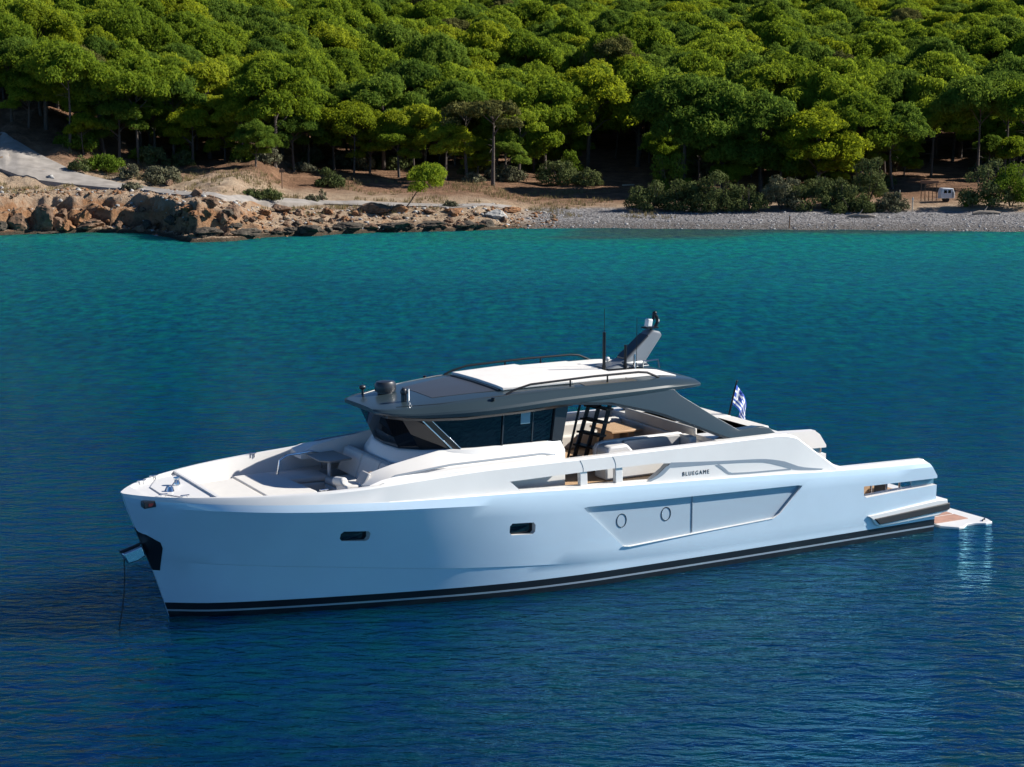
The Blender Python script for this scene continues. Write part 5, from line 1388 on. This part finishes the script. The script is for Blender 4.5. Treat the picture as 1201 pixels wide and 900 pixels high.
# stern cockpit
part(MB().box(17.26, 20.3, -2.40, 1.86, 0.822, 0.842), "stern_deck", TEAK)
part(MB().prism([(17.3, 0.85), (18.15, 0.85), (18.15, 1.55), (18.0, 1.9), (17.85, 2.02), (17.5, 2.06), (17.3, 2.06)], 'y', -0.2, 1.45), "stern_sofa", CUSHG, 0.08, seg=3)
part(MB().box(18.0, 18.9, -1.9, -0.9, 0.84, 1.33), "stern_chest", TEAK, 0.02)
part(MB().box(18.95, 19.55, -1.7, -1.1, 0.84, 1.36).box(18.95, 19.05, -1.7, -1.1, 1.36, 1.7), "deck_chair", RAILB, 0.02)
for (x_, y_) in ((18.65, -2.05), (19.15, -2.05), (19.65, -2.05)):
    part(MB().tube([(x_, y_, 1.0), (x_, y_, 1.40)], 0.03, 8).tube([(x_ - 0.13, y_, 1.39), (x_ + 0.13, y_, 1.39)], 0.035, 8), "mooring_bollard", STEEL)
part(MB().box(17.3, 17.9, -2.2, -0.6, 0.84, 1.27), "stern_locker", TEAK, 0.02)
def wing(s_):
    k = 1.0 if s_ < 0 else 0.80
    part(MB().prism([(19.55, 1.455), (20.34, 1.435), (20.34, 1.30), (19.55, 1.287)], 'y', *sorted((s_ * 2.58 * k, s_ * 2.60 * k))), "wing_glass", mat("clear_blue_glass", (0.10, 0.22, 0.30), 0.03, coat=1.0))
    part(MB().tube([(20.28, s_ * 2.55 * k, 1.27), (20.28, s_ * 2.55 * k, 1.53)], 0.03, 8), "wing_strut", STEEL)
    part(MB().tube([(17.765, s_ * (2.755 * k + 0.02 * (1 - k) * 5), 1.92), (17.785, s_ * (2.76 * k + 0.02 * (1 - k) * 5), 1.50)], 0.009, 5), "wing_seam", GREYTR)
    # boarding step along the hull and its rubber fender
    yb = 2.66 * k
    part(MB().prism([(17.95, 0.71), (20.40, 0.88), (20.70, 0.86), (20.72, 0.70), (20.74, 0.52), (20.55, 0.50), (20.4, 0.44), (18.35, 0.38), (18.2, 0.46), (18.1, 0.60)], 'y', *sorted((s_ * (yb - 0.35), s_ * (yb + 0.13 * k)))), "boarding_step", W_DECK, 0.025)
    part(MB().prism([(18.16, 0.62), (20.70, 0.755), (20.765, 0.76), (20.765, 0.57), (18.34, 0.445)], 'y', *sorted((s_ * (yb + 0.0), s_ * (yb + 0.165)))), "fender_strip", RUBBER, 0.02)
both(wing)
part(MB().box(20.3, 20.68, -2.45, 1.95, 0.55, 0.835), "transom_platform", W_DECK, 0.02)
part(MB().box(20.345, 20.40, -2.5, 2.0, -0.5, 0.55), "transom_plate", BLACK)
# lowered swim platform at the water
pl = part(MB().prism([(20.72, -2.55), (20.72, 0.9), (22.35, 0.4), (22.42, -2.55), (22.30, -2.86), (22.05, -2.88), (21.80, -2.74), (21.50, -2.72), (21.22, -2.90), (21.05, -2.90)], 'z', -0.02, 0.06), "swim_platform", W_DECK, 0.015)
for k in range(4):
    y0 = -2.30 + 0.62 * k
    part(MB().prism([(20.78, y0), (21.95, y0), (21.95, y0 + 0.54), (20.78, y0 + 0.54)], 'z', 0.062, 0.074), "teak_slat", mat("reddish_slat_wood", (0.42, 0.235, 0.17), 0.6, noise=0.15, nscale=6), parent=pl)
part(MB().tube([(22.08, -2.72, 0.062), (22.08, -2.72, 0.10), (22.25, -2.62, 0.10), (22.25, -2.62, 0.062)], 0.018, 6), "platform_handle", RAILB, parent=pl)
for s_ in (-1.9, 0.2): part(MB().tube([(20.5, s_, 0.45), (20.95, s_, 0.03)], 0.06, 8), "platform_arm", STEEL, parent=pl)

# ---- flag at the stern (hangs from its pole: a thing of its own)
def yl(x_, y_, z_):
    c, s = math.cos(BOAT_TH), math.sin(BOAT_TH)
    return (OX + c * x_ - s * y_, OY + s * x_ + c * y_, z_)
fl = empty("flag", yl(15.45, 0.25, 2.9), BOAT_TH); tag(fl, "blue and white striped flag with a cross, drooping from a black pole", "flag")
ptop = Vector((0.42, 0, 1.12))
MB().tube([(0.10, 0, -0.10), tuple(ptop)], [0.030, 0.022], 8).ball(tuple(ptop), 0.03, 0.03, 0.03, 8).build("flagpole", RAILB, fl)
FB = mat("flag_blue", (0.03, 0.09, 0.45), 0.8); FW = mat("flag_white", (0.85, 0.85, 0.85), 0.8)
mb_ = MB(); NU, NV = 27, 18
def fpt(u, v):
    base = ptop + (Vector((0.10, 0, -0.10)) - ptop) * (0.06 + 0.42 * v)
    l = 0.78 * u
    out = Vector((0.46 * (1 - math.exp(-1.8 * u)), 0.05 * math.sin(9 * u + 2.2 * v), -0.80 * l - 0.12 * u * (1 - v)))
    return base + out + Vector((0.035 * math.sin(11 * u + 3 * v), 0.05 * math.sin(13 * u), 0)) * u
for i in range(NU):
    for j in range(NV):
        u0, u1, v0, v1 = i / NU, (i + 1) / NU, j / NV, (j + 1) / NV
        stripe = int((j + 0.5) / NV * 9)
        m_ = 0 if stripe % 2 == 0 else 1
        if i < 10 and j < 10: m_ = 1 if (4 <= i <= 5 or 4 <= j <= 5) else 0
        mb_.add([fpt(u0, v0), fpt(u1, v0), fpt(u1, v1), fpt(u0, v1)], [(0, 1, 2, 3)], m_)
o = mb_.build("cloth", [FB, FW], fl, smooth=0)
bm = bmesh.new(); bm.from_mesh(o.data); bmesh.ops.remove_doubles(bm, verts=bm.verts, dist=0.0004); bm.to_mesh(o.data); bm.free()
o.data.polygons.foreach_set("use_smooth", [True] * len(o.data.polygons))
sd = o.modifiers.new("thickness", 'SOLIDIFY'); sd.thickness = 0.004
